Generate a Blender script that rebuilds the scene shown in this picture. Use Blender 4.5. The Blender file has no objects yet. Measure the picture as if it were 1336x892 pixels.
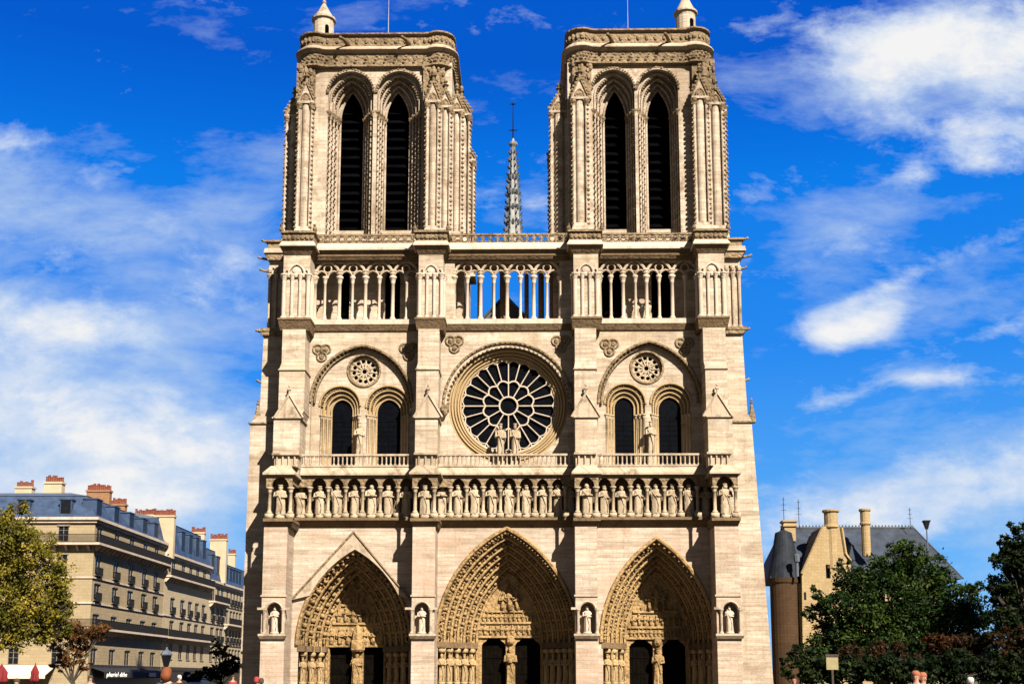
import bpy, math, random
from mathutils import Vector, Matrix
from mathutils.geometry import tessellate_polygon
R = math.radians
rnd = random.Random(7)
scene = bpy.context.scene
col = scene.collection

# ------------------------------------------------------------------ camera
FPX, PX, PY, TH, YAW, DIST, CX, CZ = 1600.0, 668.0, 634.0, R(8.9), R(0.8), 100.0, 1.45, 1.7


def at(px, py, Y):
    """pixel of the 1336 x 892 photograph -> (x, z) on the vertical plane y = Y (metres)"""
    a = (px - PX) / FPX
    b = (PY - py) / FPX
    d0, d1, d2 = a, math.cos(TH) - b * math.sin(TH), math.sin(TH) + b * math.cos(TH)
    c, s = math.cos(YAW), math.sin(YAW)
    dx, dy = c * d0 - s * d1, s * d0 + c * d1
    t = (Y + DIST) / dy
    return CX + dx * t, CZ + d2 * t


def X(px, Y, py=700):
    return at(px, py, Y)[0]


def Z(py, Y, px=660):
    return at(px, py, Y)[1]


cam_d = bpy.data.cameras.new('camera')
cam = bpy.data.objects.new('camera', cam_d)
col.objects.link(cam)
cam.location = (CX, -DIST, CZ)
cam.rotation_euler = (R(90) + TH, 0, YAW)
cam_d.sensor_width = 36
cam_d.lens = 36 * FPX / 1336
cam_d.shift_y = (PY - 446) / 1336
cam_d.clip_end = 6000
scene.camera = cam

# ------------------------------------------------------------------ materials
def nodes_of(m):
    m.use_nodes = True
    nt = m.node_tree
    nt.nodes.clear()
    return nt, nt.nodes, nt.links


def math_node(nt, op, a, b=None):
    n = nt.nodes.new('ShaderNodeMath')
    n.operation = op
    for i, v in enumerate((a, b)):
        if v is None:
            continue
        if hasattr(v, 'is_linked'):
            nt.links.new(v, n.inputs[i])
        else:
            n.inputs[i].default_value = v
    return n.outputs[0]


def mix_col(nt, kind, fac, a, b):
    n = nt.nodes.new('ShaderNodeMix')
    n.data_type = 'RGBA'
    n.blend_type = kind
    for sock, v in ((n.inputs[0], fac), (n.inputs[6], a), (n.inputs[7], b)):
        if hasattr(v, 'is_linked'):
            nt.links.new(v, sock)
        elif isinstance(v, (int, float)):
            sock.default_value = v
        else:
            sock.default_value = (*v, 1)
    return n.outputs[2]


def ramp(nt, fac, stops):
    n = nt.nodes.new('ShaderNodeValToRGB')
    e = n.color_ramp.elements
    while len(e) < len(stops):
        e.new(0.5)
    for el, (p, c) in zip(e, stops):
        el.position = p
        el.color = (*c, 1) if not isinstance(c, (int, float)) else (c, c, c, 1)
    nt.links.new(fac, n.inputs[0])
    return n.outputs[0]


def noise(nt, vec, scale, detail=4, rough=0.55):
    n = nt.nodes.new('ShaderNodeTexNoise')
    n.inputs['Scale'].default_value = scale
    n.inputs['Detail'].default_value = detail
    n.inputs['Roughness'].default_value = rough
    nt.links.new(vec, n.inputs['Vector'])
    return n.outputs[0]


def mapped(nt, vec, scale):
    n = nt.nodes.new('ShaderNodeMapping')
    n.inputs['Scale'].default_value = scale
    nt.links.new(vec, n.inputs['Vector'])
    return n.outputs[0]


KS, KP, KL = 0.59, 0.6, 0.6      # overall reflectance of stone, plain surfaces and leaves


def stone(name, base, dark, brick=(0.9, 0.36), vary=0.22, grime=0.5, bump=0.25, rough_bump=0.0, tint=None, tint_amt=0.35, streak=1.0):
    """coursed limestone: blocks, course lines, stains and streaks of the stone itself"""
    base, dark = tuple(v * KS for v in base), tuple(v * KS for v in dark)
    if tint:
        tint = tuple(v * KS for v in tint)
    m = bpy.data.materials.new(name)
    nt, N, L = nodes_of(m)
    out = N.new('ShaderNodeOutputMaterial')
    bs = N.new('ShaderNodeBsdfPrincipled')
    bs.inputs['Roughness'].default_value = 0.9
    bs.inputs['Specular IOR Level'].default_value = 0.15
    L.new(bs.outputs[0], out.inputs[0])
    geo = N.new('ShaderNodeNewGeometry')
    pos = geo.outputs['Position']
    sp = N.new('ShaderNodeSeparateXYZ')
    L.new(pos, sp.inputs[0])
    u = math_node(nt, 'ADD', sp.outputs[0], sp.outputs[1])
    cb = N.new('ShaderNodeCombineXYZ')
    L.new(u, cb.inputs[0])
    L.new(sp.outputs[2], cb.inputs[1])
    c = base
    heights = []
    nbig = noise(nt, pos, 0.16, 5, 0.6)
    nmid = noise(nt, pos, 0.9, 5, 0.65)
    nfine = noise(nt, pos, 6.0, 4, 0.7)
    if brick:
        bt = N.new('ShaderNodeTexBrick')
        bt.inputs['Scale'].default_value = 1.0
        bt.inputs['Brick Width'].default_value = brick[0]
        bt.inputs['Row Height'].default_value = brick[1]
        bt.inputs['Mortar Size'].default_value = 0.016
        bt.inputs['Mortar Smooth'].default_value = 0.4
        bt.inputs['Bias'].default_value = 0.1
        bt.inputs['Color1'].default_value = (1 + vary * 0.35,) * 3 + (1,)
        bt.inputs['Color2'].default_value = (1 - vary, 1 - vary * 1.1, 1 - vary * 1.15, 1)
        bt.inputs['Mortar'].default_value = (0.70, 0.62, 0.54, 1)
        L.new(cb.outputs[0], bt.inputs['Vector'])
        c = mix_col(nt, 'MULTIPLY', 1.0, c, bt.outputs['Color'])
        heights.append((bt.outputs['Fac'], -0.6))
        row = noise(nt, mapped(nt, cb.outputs[0], (0.12, 1.4, 1)), 1.0, 3, 0.6)
        c = mix_col(nt, 'MULTIPLY', 0.85 * streak, c, ramp(nt, row, [(0.34, (0.70, 0.64, 0.58)), (0.58, (1.08, 1.06, 1.04))]))
        row2 = noise(nt, mapped(nt, cb.outputs[0], (0.35, 3.2, 1)), 1.7, 4, 0.65)
        c = mix_col(nt, 'MULTIPLY', 0.7 * streak, c, ramp(nt, row2, [(0.36, (0.76, 0.70, 0.64)), (0.55, (1.05, 1.04, 1.03))]))
    if tint:
        tb = noise(nt, pos, 0.28, 4, 0.6)
        c = mix_col(nt, 'MIX', math_node(nt, 'MULTIPLY', ramp(nt, tb, [(0.48, 0.0), (0.66, 1.0)]), tint_amt), c, tint)
    # rain streaks run down the face
    st = noise(nt, mapped(nt, cb.outputs[0], (1.5, 0.09, 1)), 1.0, 5, 0.65)
    c = mix_col(nt, 'MIX', math_node(nt, 'MULTIPLY', ramp(nt, st, [(0.52, 0.0), (0.74, 1.0)]), grime * 0.7), c, dark)
    c = mix_col(nt, 'MIX', math_node(nt, 'MULTIPLY', ramp(nt, nbig, [(0.5, 0.0), (0.72, 1.0)]), grime * 0.55), c, dark)
    c = mix_col(nt, 'MIX', math_node(nt, 'MULTIPLY', ramp(nt, nmid, [(0.53, 0.0), (0.68, 1.0)]), grime * 0.7), c, dark)
    c = mix_col(nt, 'MULTIPLY', 0.6, c, ramp(nt, nfine, [(0.3, (0.72, 0.7, 0.68)), (0.62, (1.06, 1.05, 1.04))]))
    L.new(c, bs.inputs['Base Color'])
    h = math_node(nt, 'MULTIPLY', nfine, 0.5 + rough_bump)
    if rough_bump:
        vo = N.new('ShaderNodeTexVoronoi')
        vo.inputs['Scale'].default_value = 3.4
        L.new(pos, vo.inputs['Vector'])
        h = math_node(nt, 'ADD', h, math_node(nt, 'MULTIPLY', vo.outputs['Distance'], -rough_bump * 2.0))
    for sck, k in heights:
        h = math_node(nt, 'ADD', h, math_node(nt, 'MULTIPLY', sck, k))
    bp = N.new('ShaderNodeBump')
    bp.inputs['Strength'].default_value = bump
    bp.inputs['Distance'].default_value = 0.06 + 0.12 * rough_bump
    L.new(h, bp.inputs['Height'])
    L.new(bp.outputs[0], bs.inputs['Normal'])
    return m


def plain(name, colr, rough=0.7, var=0.25, scale=2.0, metal=0.0, spec=0.3, bump=0.0):
    m = bpy.data.materials.new(name)
    nt, N, L = nodes_of(m)
    out = N.new('ShaderNodeOutputMaterial')
    bs = N.new('ShaderNodeBsdfPrincipled')
    bs.inputs['Roughness'].default_value = rough
    bs.inputs['Metallic'].default_value = metal
    bs.inputs['Specular IOR Level'].default_value = spec
    L.new(bs.outputs[0], out.inputs[0])
    geo = N.new('ShaderNodeNewGeometry')
    n = noise(nt, geo.outputs['Position'], scale, 5, 0.65)
    colr = tuple(v * KP for v in colr)
    lo = tuple(max(0, v * (1 - var)) for v in colr)
    hi = tuple(v * (1 + var) for v in colr)
    L.new(ramp(nt, n, [(0.32, lo), (0.68, hi)]), bs.inputs['Base Color'])
    if bump:
        bp = N.new('ShaderNodeBump')
        bp.inputs['Strength'].default_value = bump
        bp.inputs['Distance'].default_value = 0.05
        L.new(n, bp.inputs['Height'])
        L.new(bp.outputs[0], bs.inputs['Normal'])
    return m


def leaf_mat(name, c1, c2, c3):
    m = bpy.data.materials.new(name)
    nt, N, L = nodes_of(m)
    out = N.new('ShaderNodeOutputMaterial')
    bs = N.new('ShaderNodeBsdfPrincipled')
    bs.inputs['Roughness'].default_value = 0.6
    bs.inputs['Specular IOR Level'].default_value = 0.08
    geo = N.new('ShaderNodeNewGeometry')
    n1 = noise(nt, geo.outputs['Position'], 0.55, 3, 0.6)
    c1, c2, c3 = (tuple(v * KL for v in q) for q in (c1, c2, c3))
    c = ramp(nt, n1, [(0.34, c1), (0.5, c2), (0.66, c3)])
    c = mix_col(nt, 'MULTIPLY', 0.7, c, ramp(nt, geo.outputs['Random Per Island'], [(0.0, 0.55), (1.0, 1.35)]))
    L.new(c, bs.inputs['Base Color'])
    tr = N.new('ShaderNodeBsdfTranslucent')
    L.new(c, tr.inputs[0])
    mx = N.new('ShaderNodeMixShader')
    mx.inputs[0].default_value = 0.25
    L.new(bs.outputs[0], mx.inputs[1])
    L.new(tr.outputs[0], mx.inputs[2])
    L.new(mx.outputs[0], out.inputs[0])
    return m


M = {}
M['stone'] = stone('limestone', (0.53, 0.465, 0.395), (0.27, 0.175, 0.105), brick=(1.15, 0.31), tint=(0.48, 0.34, 0.26), tint_amt=0.7, vary=0.15, grime=0.5)
M['stone_high'] = stone('limestone_upper', (0.55, 0.488, 0.41), (0.20, 0.13, 0.07), brick=(1.05, 0.33), vary=0.14, grime=0.62, tint=(0.44, 0.33, 0.21), tint_amt=0.4)
M['tower'] = stone('tower_stone', (0.57, 0.492, 0.405), (0.16, 0.10, 0.05), brick=(0.9, 0.35), vary=0.2, grime=0.95, bump=0.4, streak=0.5)
M['trim'] = stone('moulded_stone', (0.48, 0.385, 0.29), (0.10, 0.064, 0.033), brick=None, grime=0.95, bump=0.3, rough_bump=0.15)
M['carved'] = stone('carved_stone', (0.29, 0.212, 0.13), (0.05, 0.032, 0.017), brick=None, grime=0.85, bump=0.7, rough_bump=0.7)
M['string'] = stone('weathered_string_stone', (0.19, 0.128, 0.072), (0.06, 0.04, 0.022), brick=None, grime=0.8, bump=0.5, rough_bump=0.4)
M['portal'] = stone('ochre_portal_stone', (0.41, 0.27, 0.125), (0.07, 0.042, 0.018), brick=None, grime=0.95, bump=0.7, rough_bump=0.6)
M['statue'] = stone('statue_stone', (0.48, 0.385, 0.275), (0.13, 0.085, 0.045), brick=None, grime=0.9, bump=0.4, rough_bump=0.2)
M['statue_gold'] = stone('ochre_statue_stone', (0.42, 0.30, 0.16), (0.18, 0.11, 0.05), brick=None, grime=0.6, bump=0.4, rough_bump=0.2)
M['pale'] = stone('pale_stone', (0.57, 0.475, 0.385), (0.22, 0.155, 0.095), brick=None, grime=0.55, bump=0.3)
M['glass'] = plain('dark_leaded_glass', (0.0014, 0.002, 0.004), 0.6, 0.6, 3.0, spec=0.02)
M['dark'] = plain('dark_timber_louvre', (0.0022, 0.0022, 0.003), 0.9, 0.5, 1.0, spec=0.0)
M['door'] = plain('blackened_oak', (0.005, 0.004, 0.003), 0.9, 0.4, 2.0, spec=0.0)
M['lead'] = plain('lead_sheet', (0.055, 0.06, 0.068), 0.55, 0.35, 0.6, spec=0.4)
M['spire'] = plain('weathered_lead_spire', (0.26, 0.26, 0.25), 0.6, 0.3, 1.2)
M['iron'] = plain('dark_iron', (0.009, 0.009, 0.011), 0.8, 0.3, 3.0, spec=0.1)
M['copper'] = plain('green_copper', (0.12, 0.3, 0.27), 0.7, 0.3, 3.0)


# ------------------------------------------------------------------ object helpers
def tag(o, label=None, cat=None, group=None, kind=None):
    for k, v in (('label', label), ('category', cat), ('group', group), ('kind', kind)):
        if v:
            o[k] = v
    return o


def empty(name, loc=(0, 0, 0), rz=0.0, parent=None):
    o = bpy.data.objects.new(name, None)
    o.location = loc
    o.rotation_euler = (0, 0, rz)
    o.empty_display_size = 0.5
    col.objects.link(o)
    if parent:
        o.parent = parent
    return o


class MB:
    def __init__(self):
        self.v, self.f, self.m = [], [], Matrix.Identity(4)

    def add(self, vs, fs):
        o = len(self.v)
        self.v += [tuple(self.m @ Vector(p)) for p in vs]
        self.f += [tuple(i + o for i in f) for f in fs]

    def box(self, x0, x1, y0, y1, z0, z1):
        self.add([(x0, y0, z0), (x1, y0, z0), (x1, y1, z0), (x0, y1, z0), (x0, y0, z1), (x1, y0, z1), (x1, y1, z1), (x0, y1, z1)],
                 [(0, 3, 2, 1), (4, 5, 6, 7), (0, 1, 5, 4), (1, 2, 6, 5), (2, 3, 7, 6), (3, 0, 4, 7)])

    def taper(self, a, b, z0, z1):
        """frustum between rectangles a and b = (x0, x1, y0, y1)"""
        q = lambda r, z: [(r[0], r[2], z), (r[1], r[2], z), (r[1], r[3], z), (r[0], r[3], z)]
        self.add(q(a, z0) + q(b, z1), [(0, 3, 2, 1), (4, 5, 6, 7), (0, 1, 5, 4), (1, 2, 6, 5), (2, 3, 7, 6), (3, 0, 4, 7)])

    def prism(self, pts, y0, y1, holes=()):
        """polygon in xz (with holes) extruded from y0 (front) to y1"""
        loops = [list(pts)] + [list(h) for h in holes]
        flat = [p for lp in loops for p in lp]
        tris = tessellate_polygon([[Vector((p[0], p[1], 0)) for p in lp] for lp in loops])
        n = len(flat)
        vs = [(p[0], y0, p[1]) for p in flat] + [(p[0], y1, p[1]) for p in flat]
        fs = [tuple(t) for t in tris] + [tuple(i + n for i in reversed(t)) for t in tris]
        o = 0
        for lp in loops:
            k = len(lp)
            for i in range(k):
                j = (i + 1) % k
                fs.append((o + i, o + j, o + j + n, o + i + n))
            o += k
        self.add(vs, fs)

    def lathe(self, cx, cy, prof, n=12, a0=0.0, sx=1.0, sy=1.0):
        vs = []
        for r, z in prof:
            for i in range(n):
                a = a0 + 2 * math.pi * i / n
                vs.append((cx + r * sx * math.cos(a), cy + r * sy * math.sin(a), z))
        fs = []
        for k in range(len(prof) - 1):
            for i in range(n):
                j = (i + 1) % n
                fs.append((k * n + i, k * n + j, (k + 1) * n + j, (k + 1) * n + i))
        fs.append(tuple(range(n - 1, -1, -1)))
        fs.append(tuple((len(prof) - 1) * n + i for i in range(n)))
        self.add(vs, fs)

    def cyl(self, cx, cy, r, z0, z1, n=10, r1=None):
        self.lathe(cx, cy, [(r, z0), (r if r1 is None else r1, z1)], n)

    def ball(self, c, r, n=6, m=4):
        rx, ry, rz = (r, r, r) if isinstance(r, (int, float)) else r
        vs = [(c[0], c[1], c[2] - rz)]
        for k in range(1, m):
            a = -math.pi / 2 + math.pi * k / m
            for i in range(n):
                b = 2 * math.pi * i / n
                vs.append((c[0] + rx * math.cos(a) * math.cos(b), c[1] + ry * math.cos(a) * math.sin(b), c[2] + rz * math.sin(a)))
        vs.append((c[0], c[1], c[2] + rz))
        t = len(vs) - 1
        fs = []
        for i in range(n):
            j = (i + 1) % n
            fs.append((0, 1 + j, 1 + i))
            for k in range(m - 2):
                fs.append((1 + k * n + i, 1 + k * n + j, 1 + (k + 1) * n + j, 1 + (k + 1) * n + i))
            fs.append((1 + (m - 2) * n + i, 1 + (m - 2) * n + j, t))
        self.add(vs, fs)

    def tube(self, pts, r, n=6, closed=False):
        pts = [Vector(p) for p in pts]
        k = len(pts)
        rs = r if isinstance(r, (list, tuple)) else [r] * k
        up = None
        vs = []
        for i, p in enumerate(pts):
            if closed:
                t = pts[(i + 1) % k] - pts[i - 1]
            else:
                t = pts[min(i + 1, k - 1)] - pts[max(i - 1, 0)]
            t.normalize()
            if up is None:
                up = t.orthogonal().normalized()
            up = (up - t * up.dot(t))
            up = up.normalized() if up.length > 1e-6 else t.orthogonal().normalized()
            w = t.cross(up)
            for s in range(n):
                a = 2 * math.pi * s / n
                vs.append(tuple(p + (up * math.cos(a) + w * math.sin(a)) * rs[i]))
        fs = []
        for i in range(k if closed else k - 1):
            j = (i + 1) % k
            for s in range(n):
                q = (s + 1) % n
                fs.append((i * n + s, i * n + q, j * n + q, j * n + s))
        if not closed:
            fs.append(tuple(range(n - 1, -1, -1)))
            fs.append(tuple((k - 1) * n + s for s in range(n)))
        self.add(vs, fs)

    def strip(self, a, ya, b, yb):
        """quads between two xz paths of equal length at depths ya and yb"""
        k = len(a)
        self.add([(p[0], ya, p[1]) for p in a] + [(p[0], yb, p[1]) for p in b],
                 [(i, i + 1, k + i + 1, k + i) for i in range(k - 1)])

    def loft(self, rings):
        n = len(rings[0])
        vs = [p for r in rings for p in r]
        fs = []
        for k in range(len(rings) - 1):
            for i in range(n):
                j = (i + 1) % n
                fs.append((k * n + i, k * n + j, (k + 1) * n + j, (k + 1) * n + i))
        fs.append(tuple(range(n - 1, -1, -1)))
        fs.append(tuple((len(rings) - 1) * n + i for i in range(n)))
        self.add(vs, fs)

    def mesh(self, name, mat, smooth=False):
        me = bpy.data.meshes.new(name)
        me.from_pydata(self.v, [], self.f)
        me.materials.append(mat)
        if smooth:
            me.polygons.foreach_set('use_smooth', [True] * len(me.polygons))
        me.update()
        return me

    def build(self, name, mat, parent=None, smooth=False):
        o = bpy.data.objects.new(name, self.mesh(name, mat, smooth))
        col.objects.link(o)
        if parent:
            o.parent = parent
        return o


def arch(cx, w, z0, h, n=14):
    """pointed (h > w) or round (h = w) arch from the right springing over the apex to the left"""
    if h < w:
        return [(cx + w * math.cos(math.pi * i / (2 * n)), z0 + h * math.sin(math.pi * i / (2 * n))) for i in range(2 * n + 1)]
    r = (w * w + h * h) / (2 * w)
    a1 = math.atan2(h, r - w)
    right = [(cx + w - r + r * math.cos(a1 * i / n), z0 + r * math.sin(a1 * i / n)) for i in range(n + 1)]
    left = [(2 * cx - x, z) for x, z in reversed(right[:-1])]
    return right + left


def opening(cx, w, zb, z0, h, n=14):
    return [(cx + w, zb)] + arch(cx, w, z0, h, n) + [(cx - w, zb)]


def circle(cx, cz, r, n=48, a0=0.0):
    return [(cx + r * math.cos(a0 + 2 * math.pi * i / n), cz + r * math.sin(a0 + 2 * math.pi * i / n)) for i in range(n)]


def rect(x0, x1, z0, z1):
    return [(x0, z0), (x1, z0), (x1, z1), (x0, z1)]


def copy_tree(o, parent=None):
    c = o.copy()
    col.objects.link(c)
    if parent:
        c.parent = parent
    for ch in list(o.children):
        copy_tree(ch, c)
    return c


# ------------------------------------------------------------------ carved figures
def figure(mb, x, y, z, h, variant=0, n=14, head=True, w=1.0):
    """a robed standing figure, feet at z, facing -y; one continuous loft plus folded arms"""
    rg = random.Random(variant * 31 + 5)
    lean = rg.uniform(-0.02, 0.02)
    prof = [(0.0, 0.125, 0.11, 1.0), (0.03, 0.135, 0.115, 1.0), (0.25, 0.118, 0.098, 1.0), (0.42, 0.118, 0.09, 0.9), (0.53, 0.112, 0.082, 0.7),
            (0.62, 0.125, 0.085, 0.6), (0.72, 0.15, 0.09, 0.4), (0.785, 0.145, 0.08, 0.2), (0.82, 0.085, 0.06, 0), (0.835, 0.045, 0.045, 0),
            (0.855, 0.045, 0.05, 0), (0.87, 0.058, 0.065, 0), (0.905, 0.064, 0.07, 0), (0.94, 0.06, 0.064, 0), (0.965, 0.056, 0.06, 0)]
    prof += [(0.968, 0.064, 0.068, 0), (1.0, 0.072, 0.074, 0)] if variant % 4 != 3 else [(0.985, 0.05, 0.05, 0), (1.0, 0.02, 0.02, 0)]
    k = 5 + variant % 3
    ph = rg.uniform(0, 6)
    rings = []
    for t, rx, ry, fold in prof:
        ring = []
        for i in range(n):
            a = 2 * math.pi * i / n
            q = 1 + 0.16 * fold * math.cos(k * a + ph + 1.2 * t) + 0.05 * fold * math.cos(11 * a + ph)
            ring.append((x + lean * h * math.sin(t * 3) + w * rx * h * q * math.cos(a), y + ry * h * q * math.sin(a), z + t * h))
        rings.append(ring)
    mb.loft(rings)
    s = h * w
    kind = variant % 4
    sh = [(x - 0.135 * s, y, z + 0.76 * h), (x + 0.135 * s, y, z + 0.76 * h)]
    el = [(x - 0.165 * s, y - 0.03 * h, z + 0.60 * h), (x + 0.165 * s, y - 0.03 * h, z + 0.60 * h)]
    if kind == 0:
        ha = [(x - 0.04 * s, y - 0.125 * h, z + 0.66 * h), (x + 0.05 * s, y - 0.12 * h, z + 0.58 * h)]
    elif kind == 1:
        ha = [(x - 0.10 * s, y - 0.13 * h, z + 0.68 * h), (x + 0.02 * s, y - 0.125 * h, z + 0.60 * h)]
        mb.tube([(x - 0.10 * s, y - 0.145 * h, z + 0.42 * h), (x - 0.115 * s, y - 0.15 * h, z + 0.86 * h)], 0.013 * h, 5)
    elif kind == 2:
        ha = [(x + 0.03 * s, y - 0.125 * h, z + 0.67 * h), (x - 0.03 * s, y - 0.13 * h, z + 0.64 * h)]
    else:
        ha = [(x - 0.05 * s, y - 0.125 * h, z + 0.62 * h), (x + 0.05 * s, y - 0.125 * h, z + 0.62 * h)]
        mb.box(x - 0.05 * s, x + 0.05 * s, y - 0.16 * h, y - 0.12 * h, z + 0.58 * h, z + 0.68 * h)
    for q in range(2):
        mb.tube([sh[q], el[q], ha[q]], [0.045 * h, 0.04 * h, 0.028 * h], 6)
    # mantle edge and beard
    mb.tube([(x - 0.1 * s, y - 0.06 * h, z + 0.77 * h), (x + 0.02 * s, y - 0.1 * h, z + 0.55 * h), (x + 0.08 * s, y - 0.1 * h, z + 0.3 * h), (x + 0.05 * s, y - 0.11 * h, z + 0.06 * h)], 0.018 * h, 5)
    if head:
        mb.ball((x, y - 0.058 * h, z + 0.862 * h), (0.035 * h, 0.03 * h, 0.035 * h), 6, 4)
        mb.ball((x, y - 0.072 * h, z + 0.905 * h), (0.012 * h, 0.016 * h, 0.018 * h), 5, 4)


def small_figure(mb, p, up, out, h, seed=0):
    """small robed relief figure (voussoir or lintel carving) along `up`, facing `out`"""
    up = Vector(up).normalized()
    out = Vector(out).normalized()
    sd = up.cross(out).normalized()
    rg = random.Random(seed)
    rings = []
    ph = rg.uniform(0, 6)
    for t, rx, ry in ((0, .12, .12), (.28, .125, .15), (.42, .115, .12), (.58, .15, .12), (.7, .165, .11), (.76, .07, .07), (.8, .06, .08), (.86, .09, .11), (.93, .085, .1), (1.0, .03, .03)):
        rx *= rg.uniform(.88, 1.12)
        c = Vector(p) + up * (t * h)
        q = [1 + (.2 * math.cos(3 * (2 * math.pi * i / 9) + ph) if t < .5 else 0) for i in range(9)]
        rings.append([tuple(c + sd * (rx * h * q[i] * math.cos(2 * math.pi * i / 9)) + out * (ry * h * q[i] * math.sin(2 * math.pi * i / 9))) for i in range(9)])
    mb.loft(rings)
    for sg in (-1, 1):
        a = Vector(p) + up * (.68 * h) + sd * (sg * .18 * h)
        b = Vector(p) + up * (.5 * h) + sd * (sg * .2 * h) + out * (.08 * h)
        c = Vector(p) + up * (rg.uniform(.5, .62) * h) + sd * (sg * rg.uniform(-.02, .08) * h) + out * (.2 * h)
        mb.tube([a, b, c], [.05 * h, .05 * h, .035 * h], 5)


def column(mb, x, y, z0, z1, r, base=True, n=10, cap=1.0):
    """round shaft with moulded base and flared capital"""
    cb = min(0.5, (z1 - z0) * 0.16) * cap
    pr = [(r * 1.7, z0), (r * 1.7, z0 + cb * .3), (r * 1.35, z0 + cb * .45), (r, z0 + cb * .6)] if base else [(r, z0)]
    pr += [(r, z1 - cb), (r * 1.25, z1 - cb * .95), (r * 1.1, z1 - cb * .85), (r * 1.75, z1 - cb * .3), (r * 2.0, z1 - cb * .25), (r * 2.0, z1)]
    mb.lathe(x, y, pr, n)


def crockets_line(mb, p0, p1, step, r, rg):
    p0, p1 = Vector(p0), Vector(p1)
    k = max(1, int((p1 - p0).length / step))
    for i in range(k):
        p = p0.lerp(p1, (i + .5) / k)
        q = r * rg.uniform(.75, 1.25)
        mb.ball(tuple(p), (q, q, q * .8), 5, 3)


def gablet(mb, x0, x1, y0, y1, z0, h, t=0.12, finial=True):
    """small stone gable, its roof running back from y0 to y1"""
    cx = (x0 + x1) / 2
    mb.prism([(x0, z0), (x1, z0), (cx, z0 + h)], y0, y1)
    for s, xx in ((-1, x0), (1, x1)):
        mb.tube([(xx + s * t * .6, y0 - t * .3, z0 - t * .3), (cx, y0 - t * .3, z0 + h + t * .5)], t, 5)
    if finial:
        mb.cyl(cx, y0, t * .7, z0 + h, z0 + h + .55, 6)
        mb.ball((cx, y0, z0 + h + .45), (t * 1.9, t * 1.6, t * 1.2), 6, 4)
        mb.ball((cx, y0, z0 + h + .75), (t * 1.0, t * 1.0, t * 1.4), 6, 4)
# ================================================================== THE CATHEDRAL
cath = empty('cathedral', (-0.6, 0, 0))
tag(cath, 'twin-towered gothic limestone cathedral with a rose window and three portals', 'cathedral')
cath_inv = Matrix.Translation((0.6, 0, 0))


def part(mb, name, mat, parent=None, smooth=False, label=None):
    o = mb.build(name, mat, None, smooth)
    o.parent = parent or cath
    if parent is None:
        o.matrix_parent_inverse = cath_inv
    if label:
        o['label'] = label
    return o


YB = -2.8                    # front of the four great buttresses
YW = 0.0                     # lower wall
ZK0 = Z(687, YW)             # underside of the string below the kings
# (x0, x1) of each buttress at each stage, in pixels of the photograph
BUT = [dict(l0=(341, 372), k=(347, 381), l2=(356.5, 391), l3=(363.6, 397), l4=(368, 398), l5=(369, 404), l6=(366, 411)),
       dict(l0=(537, 567), k=(538, 571), l2=(541.5, 571), l3=(543, 572), l4=(545.5, 573), l5=(546, 578), l6=(540, 585)),
       dict(l0=(751, 780), k=(750, 781), l2=(750.5, 779), l3=(749.6, 778), l4=(750, 778), l5=(748.5, 781), l6=(741, 786)),
       dict(l0=(935, 967), k=(930, 963), l2=(924, 956), l3=(921, 949.6), l4=(917.6, 947), l5=(912, 946), l6=(905, 951))]
STAGE_Y = dict(l0=YB, k=-3.05, l2=-1.5, l3=-1.2, l4=-0.95, l5=-0.75, l6=-1.2)
STAGE_PY = dict(l0=800, k=650, l2=568, l3=515, l4=455, l5=380, l6=312)


def bx(i, st, Y=None):
    y = STAGE_Y[st] if Y is None else Y
    a, b = BUT[i][st]
    return X(a, STAGE_Y[st], STAGE_PY[st]), X(b, STAGE_Y[st], STAGE_PY[st])


# ---------------------------------------------------------------- portals and lower wall
PORT = [  # centre px, outer half, spring y, apex y, inner centre px, inner half, inner apex y, door top y, doors px, orders, jamb figures, registers
    dict(n='left', c=461.5, w=72, ys=841, ya=718, ic=465, iw=38, iya=757, dt=844, doors=((430, 459.5), (474, 502)), orders=4, jf=3, reg=(813, 789)),
    dict(n='middle', c=661, w=90, ys=836, ya=692, ic=665, iw=43, iya=748, dt=832, doors=((628.5, 660), (672, 705)), orders=6, jf=5, reg=(812, 797)),
    dict(n='right', c=859, w=72.5, ys=837, ya=705, ic=857, iw=42, iya=746, dt=834, doors=((821, 852), (863.5, 895)), orders=5, jf=3, reg=(818, 798)),
]
DEEP = 3.9
holes = []
for p in PORT:
    p['X'] = X(p['c'], YW, 835)
    p['W'] = (X(p['c'] + p['w'], YW, 835) - X(p['c'] - p['w'], YW, 835)) / 2
    p['ZS'] = Z(p['ys'], YW)
    p['H'] = Z(p['ya'], YW) - p['ZS']
    p['IX'] = X(p['ic'], DEEP, 835)
    p['IW'] = (X(p['ic'] + p['iw'], DEEP, 835) - X(p['ic'] - p['iw'], DEEP, 835)) / 2
    p['IH'] = Z(p['iya'], DEEP) - p['ZS']
    holes.append(opening(p['X'], p['W'], 0.0, p['ZS'], p['H'], 16))
xl, xr = bx(0, 'l0')[0] + 0.4, bx(3, 'l0')[1] - 0.4
path = [(xl, 0.0)]
for h in holes:
    path += list(reversed(h))
path += [(xr, 0.0), (xr, ZK0), (xl, ZK0)]
mb = MB()
mb.prism(path, YW, YW + 0.45)
part(mb, 'portal_wall', M['stone'])


def lerp(a, b, t):
    return a + (b - a) * t


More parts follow.
